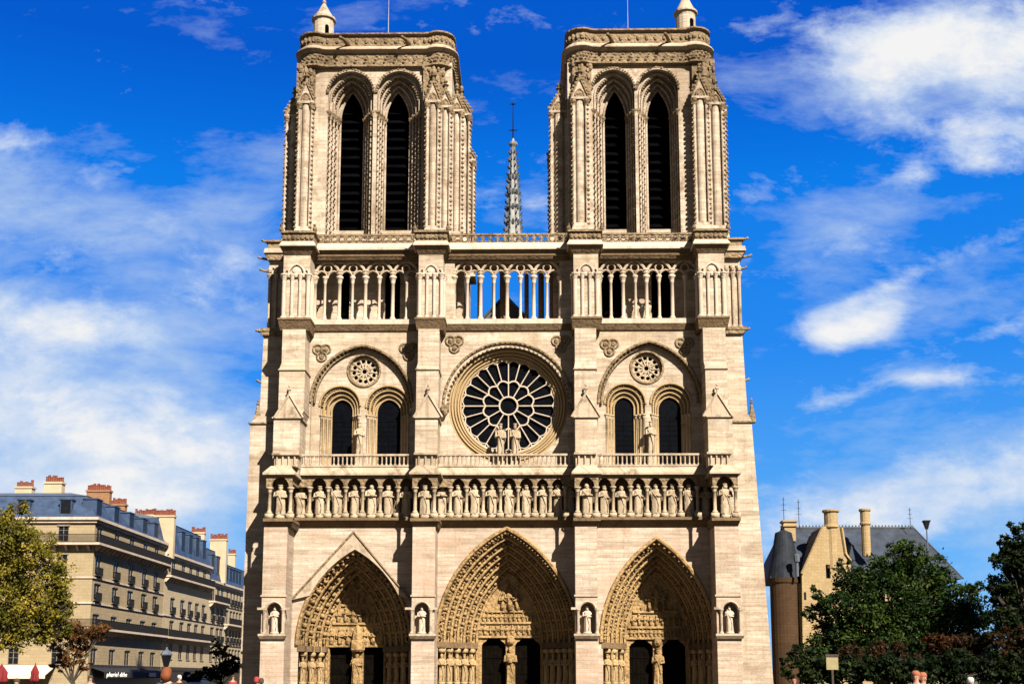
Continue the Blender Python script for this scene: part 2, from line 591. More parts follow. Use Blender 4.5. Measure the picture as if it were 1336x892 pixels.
for pi_, p in enumerate(PORT):
    n = p['orders']
    # moulded orders of the arch stepping inwards, jambs included
    P = []
    for k in range(n + 1):
        t = k / n
        P.append((opening(lerp(p['X'], p['IX'], t), lerp(p['W'], p['IW'], t), 0.0, p['ZS'], lerp(p['H'], p['IH'], t), 18), lerp(YW + 0.02, DEEP, t)))
    mb = MB()
    for k in range(n):
        (a, ya), (b, yb) = P[k], P[k + 1]
        mb.strip(a, ya, a, yb)
        mb.strip(a, yb, b, yb)
        rr = 0.13 if n > 4 else 0.15
        mb.tube([(x, yb - rr * .4, z) for x, z in b], rr, 6)
        if k < n - 1 or n < 5:
            mb.tube([(lerp(a[i][0], b[i][0], .45), yb - .02, lerp(a[i][1], b[i][1], .45)) for i in range(len(a))], 0.06, 5)
    # hood mould on the wall face
    hood = arch(p['X'], p['W'] + 0.14, p['ZS'], p['H'] + 0.2, 18)
    mb.tube([(x, YW - 0.06, z) for x, z in hood], 0.17, 6)
    hood2 = arch(p['X'], p['W'] - 0.12, p['ZS'], p['H'] - 0.15, 18)
    rg = random.Random(pi_)
    for a, b in zip(hood2[:-1], hood2[1:]):
        crockets_line(mb, (a[0], YW + .05, a[1]), (b[0], YW + .05, b[1]), 0.3, 0.11, rg)
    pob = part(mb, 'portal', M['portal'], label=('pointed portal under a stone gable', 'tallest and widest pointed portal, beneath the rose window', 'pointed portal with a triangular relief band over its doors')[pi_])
    # voussoir figures on every order
    mb = MB()
    for k in range(n):
        (a, ya), (b, yb) = P[k], P[k + 1]
        m_ = [(lerp(a[i][0], b[i][0], .5), lerp(a[i][1], b[i][1], .5)) for i in range(1, len(a) - 1)]
        L_ = [0.0]
        for i in range(len(m_) - 1):
            L_.append(L_[-1] + math.dist(m_[i], m_[i + 1]))
        step = 1.0 if n < 5 else 0.85
        s = 0.25
        wid = math.dist(a[1], b[1])
        while s < L_[-1] - step * .9:
            i = max(q for q in range(len(L_) - 1) if L_[q] <= s)
            t = (s - L_[i]) / (L_[i + 1] - L_[i])
            q0 = (lerp(m_[i][0], m_[i + 1][0], t), lerp(m_[i][1], m_[i + 1][1], t))
            d = (m_[i + 1][0] - m_[i][0], m_[i + 1][1] - m_[i][1])
            if s > L_[-1] / 2:
                q0 = (q0[0] + d[0] / math.hypot(*d) * step * .8, q0[1] + d[1] / math.hypot(*d) * step * .8)
                d = (-d[0], -d[1])
            small_figure(mb, (q0[0], lerp(ya, yb, .72), q0[1]), (d[0], 0, d[1]), ((p['X'] - q0[0]) * .12, -1, 0), step * .8, int(s * 50) + k)
            dn = math.hypot(*d)
            cq = (q0[0] + d[0] / dn * step * .86, q0[1] + d[1] / dn * step * .86)
            mb.ball((cq[0], lerp(ya, yb, .6), cq[1]), (wid * .42, .2, wid * .36), 6, 4)
            s += step
    part(mb, 'voussoir_figures', M['portal'], pob, True)
    # impost band
    for sgn in (-1, 1):
        mb = MB()
        for k in range(n):
            (a, ya), (b, yb) = P[k], P[k + 1]
            xa = a[0][0] if sgn > 0 else a[-1][0]
            xb = b[0][0] if sgn > 0 else b[-1][0]
            x0, x1 = sorted((xa, xb))
            mb.box(x0 - .1, x1 + .1, ya - .06 + .001 * k, yb + .05, p['ZS'] - 0.5 - .002 * k, p['ZS'] - 0.04 + .002 * k)
            mb.ball(((x0 + x1) / 2, yb - .1, p['ZS'] - .35), (.24, .24, .2), 7, 4)
        part(mb, 'impost', M['string'], pob)
    # tympanum, lintel bands and the reliefs on them
    zt = Z(p['dt'], DEEP)
    dz = zt
    panel = [(p['IX'] + p['IW'], zt)] + [(x, z) for x, z in arch(p['IX'], p['IW'], p['ZS'], p['IH'], 16) if z > zt - .01] + [(p['IX'] - p['IW'], zt)]
    mb = MB()
    mb.prism(panel, DEEP + 0.001, DEEP + 0.35)
    zr = [Z(q, DEEP) for q in p['reg']]
    for zz in [zt + .12] + zr:
        ww = p['IW'] if zz < p['ZS'] + .5 else p['IW'] * max(.2, (1 - ((zz - p['ZS']) / p['IH']) ** 1.7))
        mb.box(p['IX'] - ww + .05, p['IX'] + ww - .05, DEEP - .16, DEEP, zz - .09, zz + .09)
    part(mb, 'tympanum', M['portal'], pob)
    mb = MB()
    levels = [(zt + .22, zr[0] - .1), (zr[0] + .1, zr[1] - .1), (zr[1] + .1, p['ZS'] + p['IH'] * .93)]
    for li, (za, zb) in enumerate(levels):
        hh = zb - za
        if li < 2:
            cnt = int(p['IW'] * 2 / (hh * .36 + .08))
            for i in range(cnt):
                x = p['IX'] - p['IW'] + (i + .5) * p['IW'] * 2 / cnt
                lim = p['IW'] * (1 - max(0, (za - p['ZS']) / p['IH']) ** 1.7)
                if abs(x - p['IX']) < lim - .15:
                    small_figure(mb, (x, DEEP - .06, za), (0, 0, 1), (rnd.uniform(-.3, .3), -1, 0), hh * rnd.uniform(.82, .98), i + li * 30)
        else:
            small_figure(mb, (p['IX'], DEEP - .12, za), (0, 0, 1), (0, -1, 0), hh * .72, 3)
            for sgn in (-1, 1):
                for q in range(1, 4):
                    x = p['IX'] + sgn * p['IW'] * .235 * q
                    zmax = p['IH'] * (1 - (abs(x - p['IX']) / p['IW']) ** 1.25) * .88 - (za - p['ZS'])
                    if zmax > .5:
                        small_figure(mb, (x, DEEP - .06, za), (sgn * -.1, 0, 1), (0, -1, 0), min(hh * .62, zmax), 7 + q)
            mb.tube([(x, DEEP - .08, z) for x, z in arch(p['IX'], p['IW'] * .3, za + hh * .3, hh * .45, 8)], .07, 5)
            for q in range(9):
                x = p['IX'] + rnd.uniform(-.5, .5) * p['IW'] * .5
                mb.ball((x, DEEP - .03, za + hh * rnd.uniform(.66, .9)), (.16, .12, .2), 6, 4)
    part(mb, 'relief', M['portal'], pob, True)
    # jamb figures on columns
    yj = YW
    for sgn in (-1, 1):
        for q in range(p['jf']):
            t = (q + .55) / (p['jf'] + .25)
            xx = lerp(p['X'] + sgn * p['W'], p['IX'] + sgn * p['IW'], t)
            yy = lerp(YW + 0.1, DEEP, t) - .2
            mb = MB()
            zb, ztp = 1.35, p['ZS'] - .62
            figure(mb, xx, yy, zb + .1, ztp - zb - .45, q + pi_ * 3 + (sgn > 0) * 2, w=.85)
            mb.lathe(xx, yy, [(.16, 0.0), (.2, .9), (.3, zb - .02), (.3, zb + .1)], 8)
            mb.lathe(xx, yy + .02, [(.2, ztp - .3), (.33, ztp - .2), (.33, ztp + .02), (.16, ztp + .1)], 8)
            part(mb, 'jamb_statue', M['statue_gold'], pob, True)
    # door jambs, trumeau and doors
    (a0, a1), (b0, b1) = p['doors']
    DX = [X(q, DEEP + .15, 860) for q in (a0, a1, b0, b1)]
    mb = MB()
    mb.box(p['IX'] - p['IW'], DX[0], DEEP + .02, DEEP + .6, 0, zt)
    mb.box(DX[3], p['IX'] + p['IW'], DEEP + .02, DEEP + .6, 0, zt)
    if pi_ != 0:
        for d0, d1 in ((DX[0], DX[1]), (DX[2], DX[3])):
            for s_, xx in ((1, d0), (-1, d1)):
                mb.prism([(xx, zt - .02), (xx + s_ * .55, zt - .02), (xx + s_ * .38, zt - .22), (xx + s_ * .16, zt - .36), (xx, zt - .6)], DEEP + .05, DEEP + .5)
    part(mb, 'door_jamb', M['portal'], pob)
    mb = MB()
    mb.box(DX[1], DX[2], DEEP - .02, DEEP + .62, 0, zt)
    mb.box(DX[1] - .08, DX[2] + .08, DEEP - .12, DEEP + .3, 0, 1.1)
    if pi_ == 0:
        cx_ = (DX[1] + DX[2]) / 2
        figure(mb, cx_, DEEP - .25, 1.25, zt - 1.7, 1, w=1.15)
        mb.lathe(cx_, DEEP - .2, [(.5, zt - .35), (.62, zt - .2), (.6, zt + .5), (.5, zt + .6), (.45, zt + 1.2), (.2, zt + 1.75), (.03, zt + 1.9)], 8)
    else:
        cx_ = (DX[1] + DX[2]) / 2
        figure(mb, cx_, DEEP - .2, 1.2, zt - 1.9, 2 + pi_, w=.9)
        mb.lathe(cx_, DEEP - .1, [(.25, zt - .5), (.36, zt - .3), (.34, zt + .1), (.1, zt + .25)], 8)
    part(mb, 'trumeau', M['portal'], pob)
    for d0, d1 in ((DX[0], DX[1]), (DX[2], DX[3])):
        mb = MB()
        mb.box(d0, d1, DEEP + .55, DEEP + .7, 0, zt)
        for q in range(1, 6):
            xx = lerp(d0, d1, q / 6)
            mb.box(xx - .03, xx + .03, DEEP + .51, DEEP + .548, .1, zt - .1)
        for zz in (.8, 2.1, 3.4):
            mb.box(d0 + .1, d1 - .1, DEEP + .49, DEEP + .509, zz, zz + .12)
        part(mb, 'door', M['door'], pob)
    # blocks the view behind the doors
# gable over the left portal
p = PORT[0]
gx0, gx1, gz0 = X(380, -.3, 780), X(535.5, -.3, 780), Z(782, -.3)
gax, gaz = X(461.5, -.3, 693), Z(694, -.3)
mb = MB()
ring = arch(p['X'], p['W'] + .1, p['ZS'], p['H'] + .1, 16)
inner = [q for q in ring if q[1] > gz0]
mb.prism([(gx1, gz0), (gax, gaz), (gx0, gz0)] + [(x, z) for x, z in reversed(inner)], -.32, YW - .002)
part(mb, 'portal_gable', M['trim'])
mb = MB()
for xx in (gx0, gx1):
    mb.tube([(xx, -.36, gz0), (gax, -.36, gaz + .05)], .09, 5)
part(mb, 'gable_coping', M['carved'])

# ---------------------------------------------------------------- buttresses, lower stage with statue niches
NICHE = [(357.5, 802), (550, 800), (766.5, 800), (953, 801)]
for i in range(4):
    x0, x1 = bx(i, 'l0')
    cxn = X(NICHE[i][0], YB, 800)
    zn0, zn1 = Z(826, YB), Z(785, YB)
    mb = MB()
    xi0, xi1 = x0, x1
    if i == 0:
        xi0 = x0
    mb.box(x0, x1, YB + .95, YW + .3, 0, ZK0 + .6)
    hole = opening(cxn, .62, zn0, zn1 - .75, .72, 8)
    mb.prism(rect(x0, x1, 0, Z(686, YB)), YB, YB + .949, [hole])
    ztop = Z(777, YB)
    part(mb, 'buttress', M['stone'])
    mb = MB()
    mb.box(x0 - .1, x1 + .1, YB - .1, YB - .001, ztop - .05, ztop + .1)
    mb.taper((x0 - .05, x1 + .05, YB - .2, YB - .002), (x0 - .15, x1 + .15, YB - .4, YB - .002), zn0 - .42, zn0 - .18)
    mb.box(x0 - .15, x1 + .15, YB - .4, YB - .003, zn0 - .18, zn0 - .02)
    for s in (-1, 1):
        column(mb, cxn + s * .74, YB - .14, zn0 - .02, zn1 - .55, .1)
        mb.box(cxn + s * 1.0 - .3, cxn + s * 1.0 + .3, YB - .22, YB - .002, zn1 - .6, zn1 - .42)
    mb.tube([(x, YB - .06, z) for x, z in arch(cxn, .68, zn1 - .7, .74, 8)], .09, 5)
    part(mb, 'niche_frame', M['trim'])

# ---------------------------------------------------------------- gallery of kings
YKB = -0.35                 # arcade plane over the bays
YKF = -3.05                 # arcade plane on the buttresses
kz0, kz1 = Z(675, YKB), Z(620, YKB)
fz0, fz1 = Z(675.5, YKF), Z(620, YKF)
gal_b = MB()                # back wall
gal_s = MB()                # strings and ledges
gal_a = MB()                # arched band
xL, xR = bx(0, 'k')[0], bx(3, 'k')[1]
gal_b.box(xL + .3, xR - .3, 0.95, 1.5, ZK0, kz1 + .9)
for i in range(4):
    x0, x1 = bx(i, 'k')
    gal_b.box(x0 + .5, x1 - .5, YKF + .95, 0.94, ZK0 + .02, kz1 + .8)
    a, b = x0 - .12, x1 + .12
    zb = Z(686, YKF)
    gal_s.taper((a + .15, b - .15, YKF + .25, .5), (a, b, YKF - .15, .5), zb - .01, fz0 - .25)
    gal_s.box(a - .02, b + .02, YKF - .2, .5, fz0 - .25, fz0)
BAYS = [(0, 1), (1, 2), (2, 3)]
for (i, j) in BAYS:
    a, b = bx(i, 'k')[1] - .3, bx(j, 'k')[0] + .3
    gal_s.taper((a, b, YKB + .3, 1.0), (a, b, YKB - .25, 1.0), ZK0 - .03, kz0 - .22)
    gal_s.box(a, b, YKB - .3, 1.0, kz0 - .22, kz0 - .003)
kcols = [399 + 5, 428, 450.7, 473, 496, 519, 587.4, 608.6, 630.4, 652.8, 675.8, 698, 717.8, 737.6, 800, 822.7, 844.5, 867, 888, 910.2]
kcols_f = [(351.7, 379), (541.6, 566.6), (753.6, 778), (932.6, 960)]
kings = [392.6, 417.3, 440, 463, 485, 507, 529.7, 577, 597.8, 619.6, 642, 664.5, 687.3, 708.9, 727.7, 744.2, 789, 811, 833.4, 855.8, 877.5, 899.5, 921]
kings_f = [365.7, 554.5, 765.8, 946.6]


def arch_band(x0, x1, xs, z0, z1, y0, y1, mbx, hw=.13):
    """band with a row of small pointed arches cut out between the column centres xs"""
    pts = [(x0, z1), (x0, z0)]
    if xs[0] - x0 > .02:
        pts.append((xs[0] - hw * .6, z0))
    for a, b in zip(xs[:-1], xs[1:]):
        w = (b - a) / 2 - hw
        c = (a + b) / 2
        ar = arch(c, w, z0, min((z1 - z0) * .86, w * 1.35), 6)
        pts += list(reversed(ar))
    if x1 - xs[-1] > .02:
        pts.append((x1, z0))
    pts.append((x1, z1))
    mbx.prism(pts, y0, y1)


col_objs = []
for bi, (i, j) in enumerate(BAYS):
    a, b = bx(i, 'k')[1] - .2, bx(j, 'k')[0] + .2
    rng = [q for q in kcols if BUT[i]['k'][1] < q < BUT[j]['k'][0]]
    xs = [X(q, YKB, 650) for q in rng]
    pitch = (xs[-1] - xs[0]) / (len(xs) - 1)
    full = [xs[0] - pitch] + xs + [xs[-1] + pitch]
    full = [q for q in full if a - .3 < q < b + .3]
    zc = kz1 - .95
    arch_band(min(a, full[0]), max(b, full[-1]), full, zc, kz1 + .1, YKB - .1, YKB + .25, gal_a)
    for x in full:
        col_objs.append((x, YKB + .05, kz0, zc, .13))
for i in range(4):
    x0, x1 = bx(i, 'k')
    xs = [X(q, YKF, 650) for q in kcols_f[i]]
    zc = fz1 - .95
    arch_band(x0, x1, xs, zc, fz1 + .12, YKF - .1, YKF + .25, gal_a)
    # returns along the sides of the buttress
    for xx in (x0 + .02, x1 - .3):
        gal_a.box(xx, xx + .28, YKF + .252, YKB - .11, zc + .35, fz1 + .1)
    for x in xs:
        col_objs.append((x, YKF + .05, fz0, zc, .14))
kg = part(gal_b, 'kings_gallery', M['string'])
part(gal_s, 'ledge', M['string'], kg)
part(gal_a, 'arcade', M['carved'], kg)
for (x, y, z0, z1, r) in col_objs:
    mb = MB()
    mb.box(x - r * 2.2, x + r * 2.2, y - r * 1.8, y + r * 1.8, z0, z0 + .38)
    column(mb, x, y, z0 + .38, z1 + .02, r, True, 10, 1.2)
    part(mb, 'column', M['statue'], kg, True)

# ---------------------------------------------------------------- balcony above the kings
bal = MB()
rail = MB()
zs0 = Z(617, YKB)
def baluster_row(mbx, x0, x1, y, z0, z1, step=.36, r=.075):
    k = max(1, int((x1 - x0) / step))
    for q in range(k):
        x = x0 + (q + .5) * (x1 - x0) / k
        mbx.lathe(x, y, [(r * 1.5, z0), (r * 1.5, z0 + .08), (r * .8, z0 + .14), (r * .9, z1 - .14), (r * 1.6, z1 - .04), (r * 1.6, z1)], 6)
for (i, j) in BAYS:
    a, b = bx(i, 'k')[1] - .25, bx(j, 'k')[0] + .25
    z0, z1 = Z(619, YKB - .4), Z(607, YKB - .2)
    bal.box(a, b, YKB - .42, 1.6, z0, z0 + .18)
    bal.taper((a, b, YKB - .4, 1.6), (a, b, YKB + .15, 1.6), z0 + .18, z1)
    zr0, zr1 = z1, Z(591.5, YKB)
    rail.box(a, b, YKB + .0, YKB + .3, zr1 - .16, zr1)
    rail.box(a, b, YKB + .0, YKB + .3, zr0 - .05, zr0 + .1)
    baluster_row(rail, a, b, YKB + .15, zr0 + .1, zr1 - .155)
for i in range(4):
    x0, x1 = bx(i, 'k')
    z0, z1 = Z(618.5, YKF - .2), Z(606, YKF)
    bal.box(x0 - .25, x1 + .25, YKF - .4, .8, z0, z0 + .16)
    bal.taper((x0 - .25, x1 + .25, YKF - .38, .8), (x0 + .25, x1 - .25, YKF + .3, .8), z0 + .16, z1)
    zr1 = Z(590, YKF + .4)
    a, b = X(BUT[i]['l2'][0], -2.5, 598) - .02, X(BUT[i]['l2'][1], -2.5, 598) - .15
    rail.box(a + .06, b - .06, YKF + .75, -1.0, z1, zr1 - .14)
    rail.box(a - .08, b + .08, YKF + .45, -1.0, zr1 - .14, zr1 + .03)
    baluster_row(rail, a + .05, b - .05, YKF + .66, z1, zr1 - .13, .42, .1)
bo = part(bal, 'balcony', M['trim'])
part(rail, 'balustrade', M['trim'], bo)

# ---------------------------------------------------------------- rose storey
YM = 1.2                     # wall of the rose storey
zM0, zM1 = zs0 - .3, Z(430, YM)
xl2, xr2 = bx(0, 'l2')[0] + .5, bx(3, 'l2')[1] - .5
wall_holes = []
SIDE = [  # relieving arch: left, right, spring y, apex y; little rose; lancets; pier figure
    dict(a=(405, 537), ys=535, ya=450, rose=(475, 483, 21.5), lan=((432, 460.5), (491, 523.5)), la=520, sp=541, out=((417, 470), (477.5, 535)), oa=503, fig=469),
    dict(a=(781, 915.5), ys=537, ya=446, rose=(843.7, 480, 21.5), lan=((801, 828), (858.5, 890)), la=518, sp=541, out=((789, 842.5), (849, 902)), oa=501, fig=849),
]
for s in SIDE:
    s['x0'], s['x1'] = X(s['a'][0], YM, 535), X(s['a'][1], YM, 535)
    s['cx'], s['w'] = (s['x0'] + s['x1']) / 2, (s['x1'] - s['x0']) / 2
    s['zs'], s['h'] = Z(s['ys'], YM), Z(s['ya'], YM) - Z(s['ys'], YM)
    s['zs'] += .75
    s['h'] -= .75
    wall_holes.append(opening(s['cx'], s['w'], zM0 + .3, s['zs'], s['h'], 16))
rx, rz = X(663, YM, 529), Z(529, YM)
RR = (X(663 + 78, YM, 529) - X(663 - 78, YM, 529)) / 2
wall_holes.append(circle(rx, rz, RR, 64))
mb = MB()
mb.prism(rect(xl2, xr2, zM0, zM1), YM, YM + .5, wall_holes)
part(mb, 'rose_storey_wall', M['stone_high'])


def leaf_arch(mbx, pts, y, step, r, seed):
    rg = random.Random(seed)
    for a, b in zip(pts[:-1], pts[1:]):
        crockets_line(mbx, (a[0], y, a[1]), (b[0], y, b[1]), step, r, rg)


for si, s in enumerate(SIDE):
    Y2 = YM + .5
    # recessed wall with the little rose and the two lancets
    cxr, czr = X(s['rose'][0], Y2, s['rose'][1]), Z(s['rose'][1], Y2)
    rr = s['rose'][2] / 16.0
    lans = []
    for (q0, q1), (o0, o1) in zip(s['lan'], s['out']):
        x0, x1 = X(q0, Y2 + .6, 560), X(q1, Y2 + .6, 560)
        xo0, xo1 = X(o0, Y2, 540), X(o1, Y2, 540)
        lans.append(dict(c=(x0 + x1) / 2, w=(x1 - x0) / 2, oc=(xo0 + xo1) / 2, ow=(xo1 - xo0) / 2,
                         zs=Z(s['sp'], Y2), h=Z(s['la'], Y2 + .6) - Z(s['sp'], Y2), oh=Z(s['oa'], Y2) - Z(s['sp'], Y2)))
    for l in lans:
        l['ow'] = min(l['ow'], (lans[1]['oc'] - lans[0]['oc']) / 2 - .05)
    hl = [circle(cxr, czr, rr, 32)] + [opening(l['oc'], l['ow'] - .06, zM0 + .6, l['zs'] + max(0, l['oh'] - l['ow']), l['ow'] - .06, 12) for l in lans]
    mb = MB()
    mb.prism([(s['cx'] + s['w'] + .3, zM0 + .2)] + arch(s['cx'], s['w'] + .3, s['zs'], s['h'] + .3, 16) + [(s['cx'] - s['w'] - .3, zM0 + .2)], Y2 + .002, Y2 + .4, hl)
    part(mb, 'bay_wall', M['stone_high'])
    # relieving arch mouldings
    mb = MB()
    big = arch(s['cx'], s['w'], s['zs'], s['h'], 18)
    mb.tube([(x, YM - .04, z) for x, z in big], .13, 6)
    big2 = arch(s['cx'], s['w'] - .28, s['zs'], s['h'] - .26, 18)
    mb.tube([(x, YM + .3, z) for x, z in big2], .11, 6)
    leaf_arch(mb, arch(s['cx'], s['w'] - .12, s['zs'], s['h'] - .1, 18), YM + .06, .34, .12, si)
    part(mb, 'relieving_arch', M['carved'])
    # little wheel window
    mb = MB()
    pet = [circle(cxr + rr * .66 * math.cos(a), czr + rr * .66 * math.sin(a), rr * .125, 10) for a in [2 * math.pi * k / 12 + .13 for k in range(12)]]
    pet += [circle(cxr + rr * .37 * math.cos(a), czr + rr * .37 * math.sin(a), rr * .07, 8) for a in [2 * math.pi * k / 12 for k in range(12)]]
    mb.prism(circle(cxr, czr, rr, 40), Y2 + .3, Y2 + .42, pet + [circle(cxr, czr, rr * .15, 12)])
    for k in range(12):
        a = 2 * math.pi * (k + .5) / 12 + .13
        mb.tube([(cxr + rr * .2 * math.cos(a), Y2 + .28, czr + rr * .2 * math.sin(a)), (cxr + rr * .92 * math.cos(a), Y2 + .28, czr + rr * .92 * math.sin(a))], .06, 5)
    wo = part(mb, 'wheel_window', M['statue'])
    mb = MB()
    mb.tube([(x, Y2 - .02, z) for x, z in circle(cxr, czr, rr + .04, 40)], .1, 6, True)
    mb.tube([(x, Y2 + .25, z) for x, z in circle(cxr, czr, rr * .93, 40)], .07, 6, True)
    part(mb, 'moulding', M['carved'], wo)
    mb = MB()
    mb.prism(circle(cxr, czr, rr - .02, 24), Y2 + .5, Y2 + .52)
    part(mb, 'glass', M['glass'], wo)
    # lancets
    for li, l in enumerate(lans):
        mb = MB()
        l['os'] = l['zs'] + max(0, l['oh'] - l['ow'])
        l['ohh'] = min(l['oh'], l['ow'] * 1.001)
        l['ih'] = min(l['h'], l['w'] * 1.15)
        l['iz'] = l['zs'] + l['h'] - l['ih']
        A = [(opening(lerp(l['oc'], l['c'], t), lerp(l['ow'], l['w'], t), zM0 + .6, lerp(l['os'], l['iz'], t), lerp(l['ohh'], l['ih'], t), 12), Y2 + .7 * t) for t in (0, .35, .68, 1)]
        for (a, ya), (b, yb) in zip(A[:-1], A[1:]):
            mb.strip(a, ya + .003, a, yb)
            mb.strip(a, yb, b, yb)
            mb.tube([(x, yb - .05, z) for x, z in b], .085, 6)
        mb.tube([(x, Y2 - .05, z) for x, z in arch(l['oc'], l['ow'], l['os'], l['ohh'], 12)], .09, 6)
        win = part(mb, 'lancet_window', M['statue_gold'])
        mb = MB()
        leaf_arch(mb, arch(lerp(l['oc'], l['c'], .2), lerp(l['ow'], l['w'], .2), lerp(l['os'], l['iz'], .2), lerp(l['ohh'], l['ih'], .2), 12), Y2 + .16, .24, .12, 9 + li)
        leaf_arch(mb, arch(lerp(l['oc'], l['c'], .52), lerp(l['ow'], l['w'], .52), lerp(l['os'], l['iz'], .52), lerp(l['ohh'], l['ih'], .52), 12), Y2 + .42, .22, .08, 3 + li)
        part(mb, 'leaf_moulding', M['carved'], win)
        mb = MB()
        for sg in (-1, 1):
            for t, yy in ((.18, .12), (.5, .36), (.84, .62)):
                xx = lerp(l['oc'] + sg * l['ow'], l['c'] + sg * l['w'], t)
                column(mb, xx, Y2 + yy - .08, zM0 + .6, l['zs'] + .05, .1, True, 8, .7)
        part(mb, 'jamb_shaft', M['statue'], win, True)
        mb = MB()
        mb.prism(opening(l['c'], l['w'] + .05, zM0 + .5, l['zs'], l['h'] + .05, 10), Y2 + .78, Y2 + .8)
        for q in range(1, 12):
            zz = zM0 + .6 + q * .42
            mb.box(l['c'] - l['w'], l['c'] + l['w'], Y2 + .755, Y2 + .779, zz, zz + .025)
        mb.box(l['c'] - .02, l['c'] + .02, Y2 + .74, Y2 + .754, zM0 + .6, l['zs'])
        part(mb, 'glass', M['glass'], win)

# ---------------------------------------------------------------- the great rose
mb = MB()
YR = YM + 1.1
R0 = (X(663 + 62.5, YR, 529) - X(663 - 62.5, YR, 529)) / 2
rxr, rzr = X(663.3, YR, 529), Z(529.5, YR)
steps = [(RR, YM + .004), (RR - .28, YM + .45), (RR - .52, YM + .75), (R0 + .2, YM + .95), (R0, YR)]
for (ra, ya), (rb, yb) in zip(steps[:-1], steps[1:]):
    ca, cb = circle(rx, rz, ra, 64), circle(lerp(rx, rxr, .5), lerp(rz, rzr, .5), rb, 64)
    ca.append(ca[0]); cb.append(cb[0])
    mb.strip(ca, ya, ca, yb)
    mb.strip(ca, yb, cb, yb)
    mb.tube([(x, yb - .05, z) for x, z in cb[:-1]], .1, 6, True)
rose = part(mb, 'rose_window', M['statue_gold'])
mb = MB()
hood = [(rx + (RR + .42) * math.cos(a), rz + (RR + .42) * math.sin(a)) for a in [math.pi * k / 40 for k in range(41)]]
hood_in = [(rx + (RR + .03) * math.cos(a), rz + (RR + .03) * math.sin(a)) for a in [math.pi * k / 40 for k in range(41)]]
mb.tube([(x, YM - .08, z) for x, z in hood], .12, 6)
leaf_arch(mb, hood, YM - .2, .3, .08, 4)
leaf_arch(mb, hood_in, YM - .05, .26, .13, 5)
for s in (-1, 1):
    mb.box(rx + s * (RR + .25) - .3, rx + s * (RR + .25) + .3, YM - .45, YM - .002, rz - .5, rz + .05)
    mb.ball((rx + s * (RR + .25), YM - .4, rz - .65), (.22, .25, .3), 7, 5)
part(mb, 'hood_mould', M['carved'], rose)
mb = MB()
for k in range(12):
    a = 2 * math.pi * k / 12 + math.pi / 2
    c_, s_ = math.cos(a), math.sin(a)
    mb.tube([(rxr + R0 * .19 * c_, YR, rzr + R0 * .19 * s_), (rxr + R0 * .5 * c_, YR, rzr + R0 * .5 * s_)], .055, 6)
    a2 = a + math.pi / 12
    pm = []
    for q in range(9):
        t = math.pi * q / 8
        an = a2 + (q / 8 - .5) * math.pi / 6
        pm.append((rxr + R0 * (.475 + .065 * math.sin(t)) * math.cos(an), YR, rzr + R0 * (.475 + .065 * math.sin(t)) * math.sin(an)))
    mb.tube(pm, .075, 6)
for k in range(24):
    a = 2 * math.pi * k / 24 + math.pi / 2
    c_, s_ = math.cos(a), math.sin(a)
    mb.tube([(rxr + R0 * (.49 if k % 2 == 0 else .54) * c_, YR, rzr + R0 * (.49 if k % 2 == 0 else .54) * s_), (rxr + R0 * .97 * c_, YR, rzr + R0 * .97 * s_)], .052, 6)
    a2 = a + math.pi / 24
    pm = []
    for q in range(7):
        t = math.pi * q / 6
        an = a2 + (q / 6 - .5) * math.pi / 12
        pm.append((rxr + R0 * (.915 + .05 * math.sin(t)) * math.cos(an), YR, rzr + R0 * (.915 + .05 * math.sin(t)) * math.sin(an)))
    mb.tube(pm, .055, 5)
    mb.ball((rxr + R0 * .985 * c_, YR, rzr + R0 * .985 * s_), (.1, .1, .1), 6, 4)
mb.tube([(x, YR, z) for x, z in circle(rxr, rzr, R0 * .19, 32)], .085, 6, True)
mb.tube([(x, YR, z) for x, z in circle(rxr, rzr, R0, 64)], .1, 6, True)
part(mb, 'tracery', M['pale'], rose)
mb = MB()
mb.prism(circle(rxr, rzr, R0 + .1, 48), YR + .18, YR + .22)
for f in (.3, .62, .76, .88):
    mb.tube([(x, YR + .17, z) for x, z in circle(rxr, rzr, R0 * f, 48)], .014, 4, True)
part(mb, 'glass', M['glass'], rose)

# trefoil reliefs in the corners of the bays
for (px, py) in ((420, 459), (533, 458), (593, 448.5), (731.5, 449), (795, 453.5), (893, 452.5)):
    mb = MB()
    cx_, cz_ = X(px, YM, py), Z(py, YM)
    for (dx, dz) in ((-.34, .28), (.34, .28), (0, -.36)):
        mb.tube([(x, YM - .04, z) for x, z in circle(cx_ + dx, cz_ + dz, .4, 14)], .1, 5, True)
        mb.ball((cx_ + dx, YM - .02, cz_ + dz), (.24, .16, .24), 8, 5)
    mb.ball((cx_, YM - .02, cz_ + .05), (.2, .18, .2), 7, 4)
    part(mb, 'trefoil_relief', M['carved'])

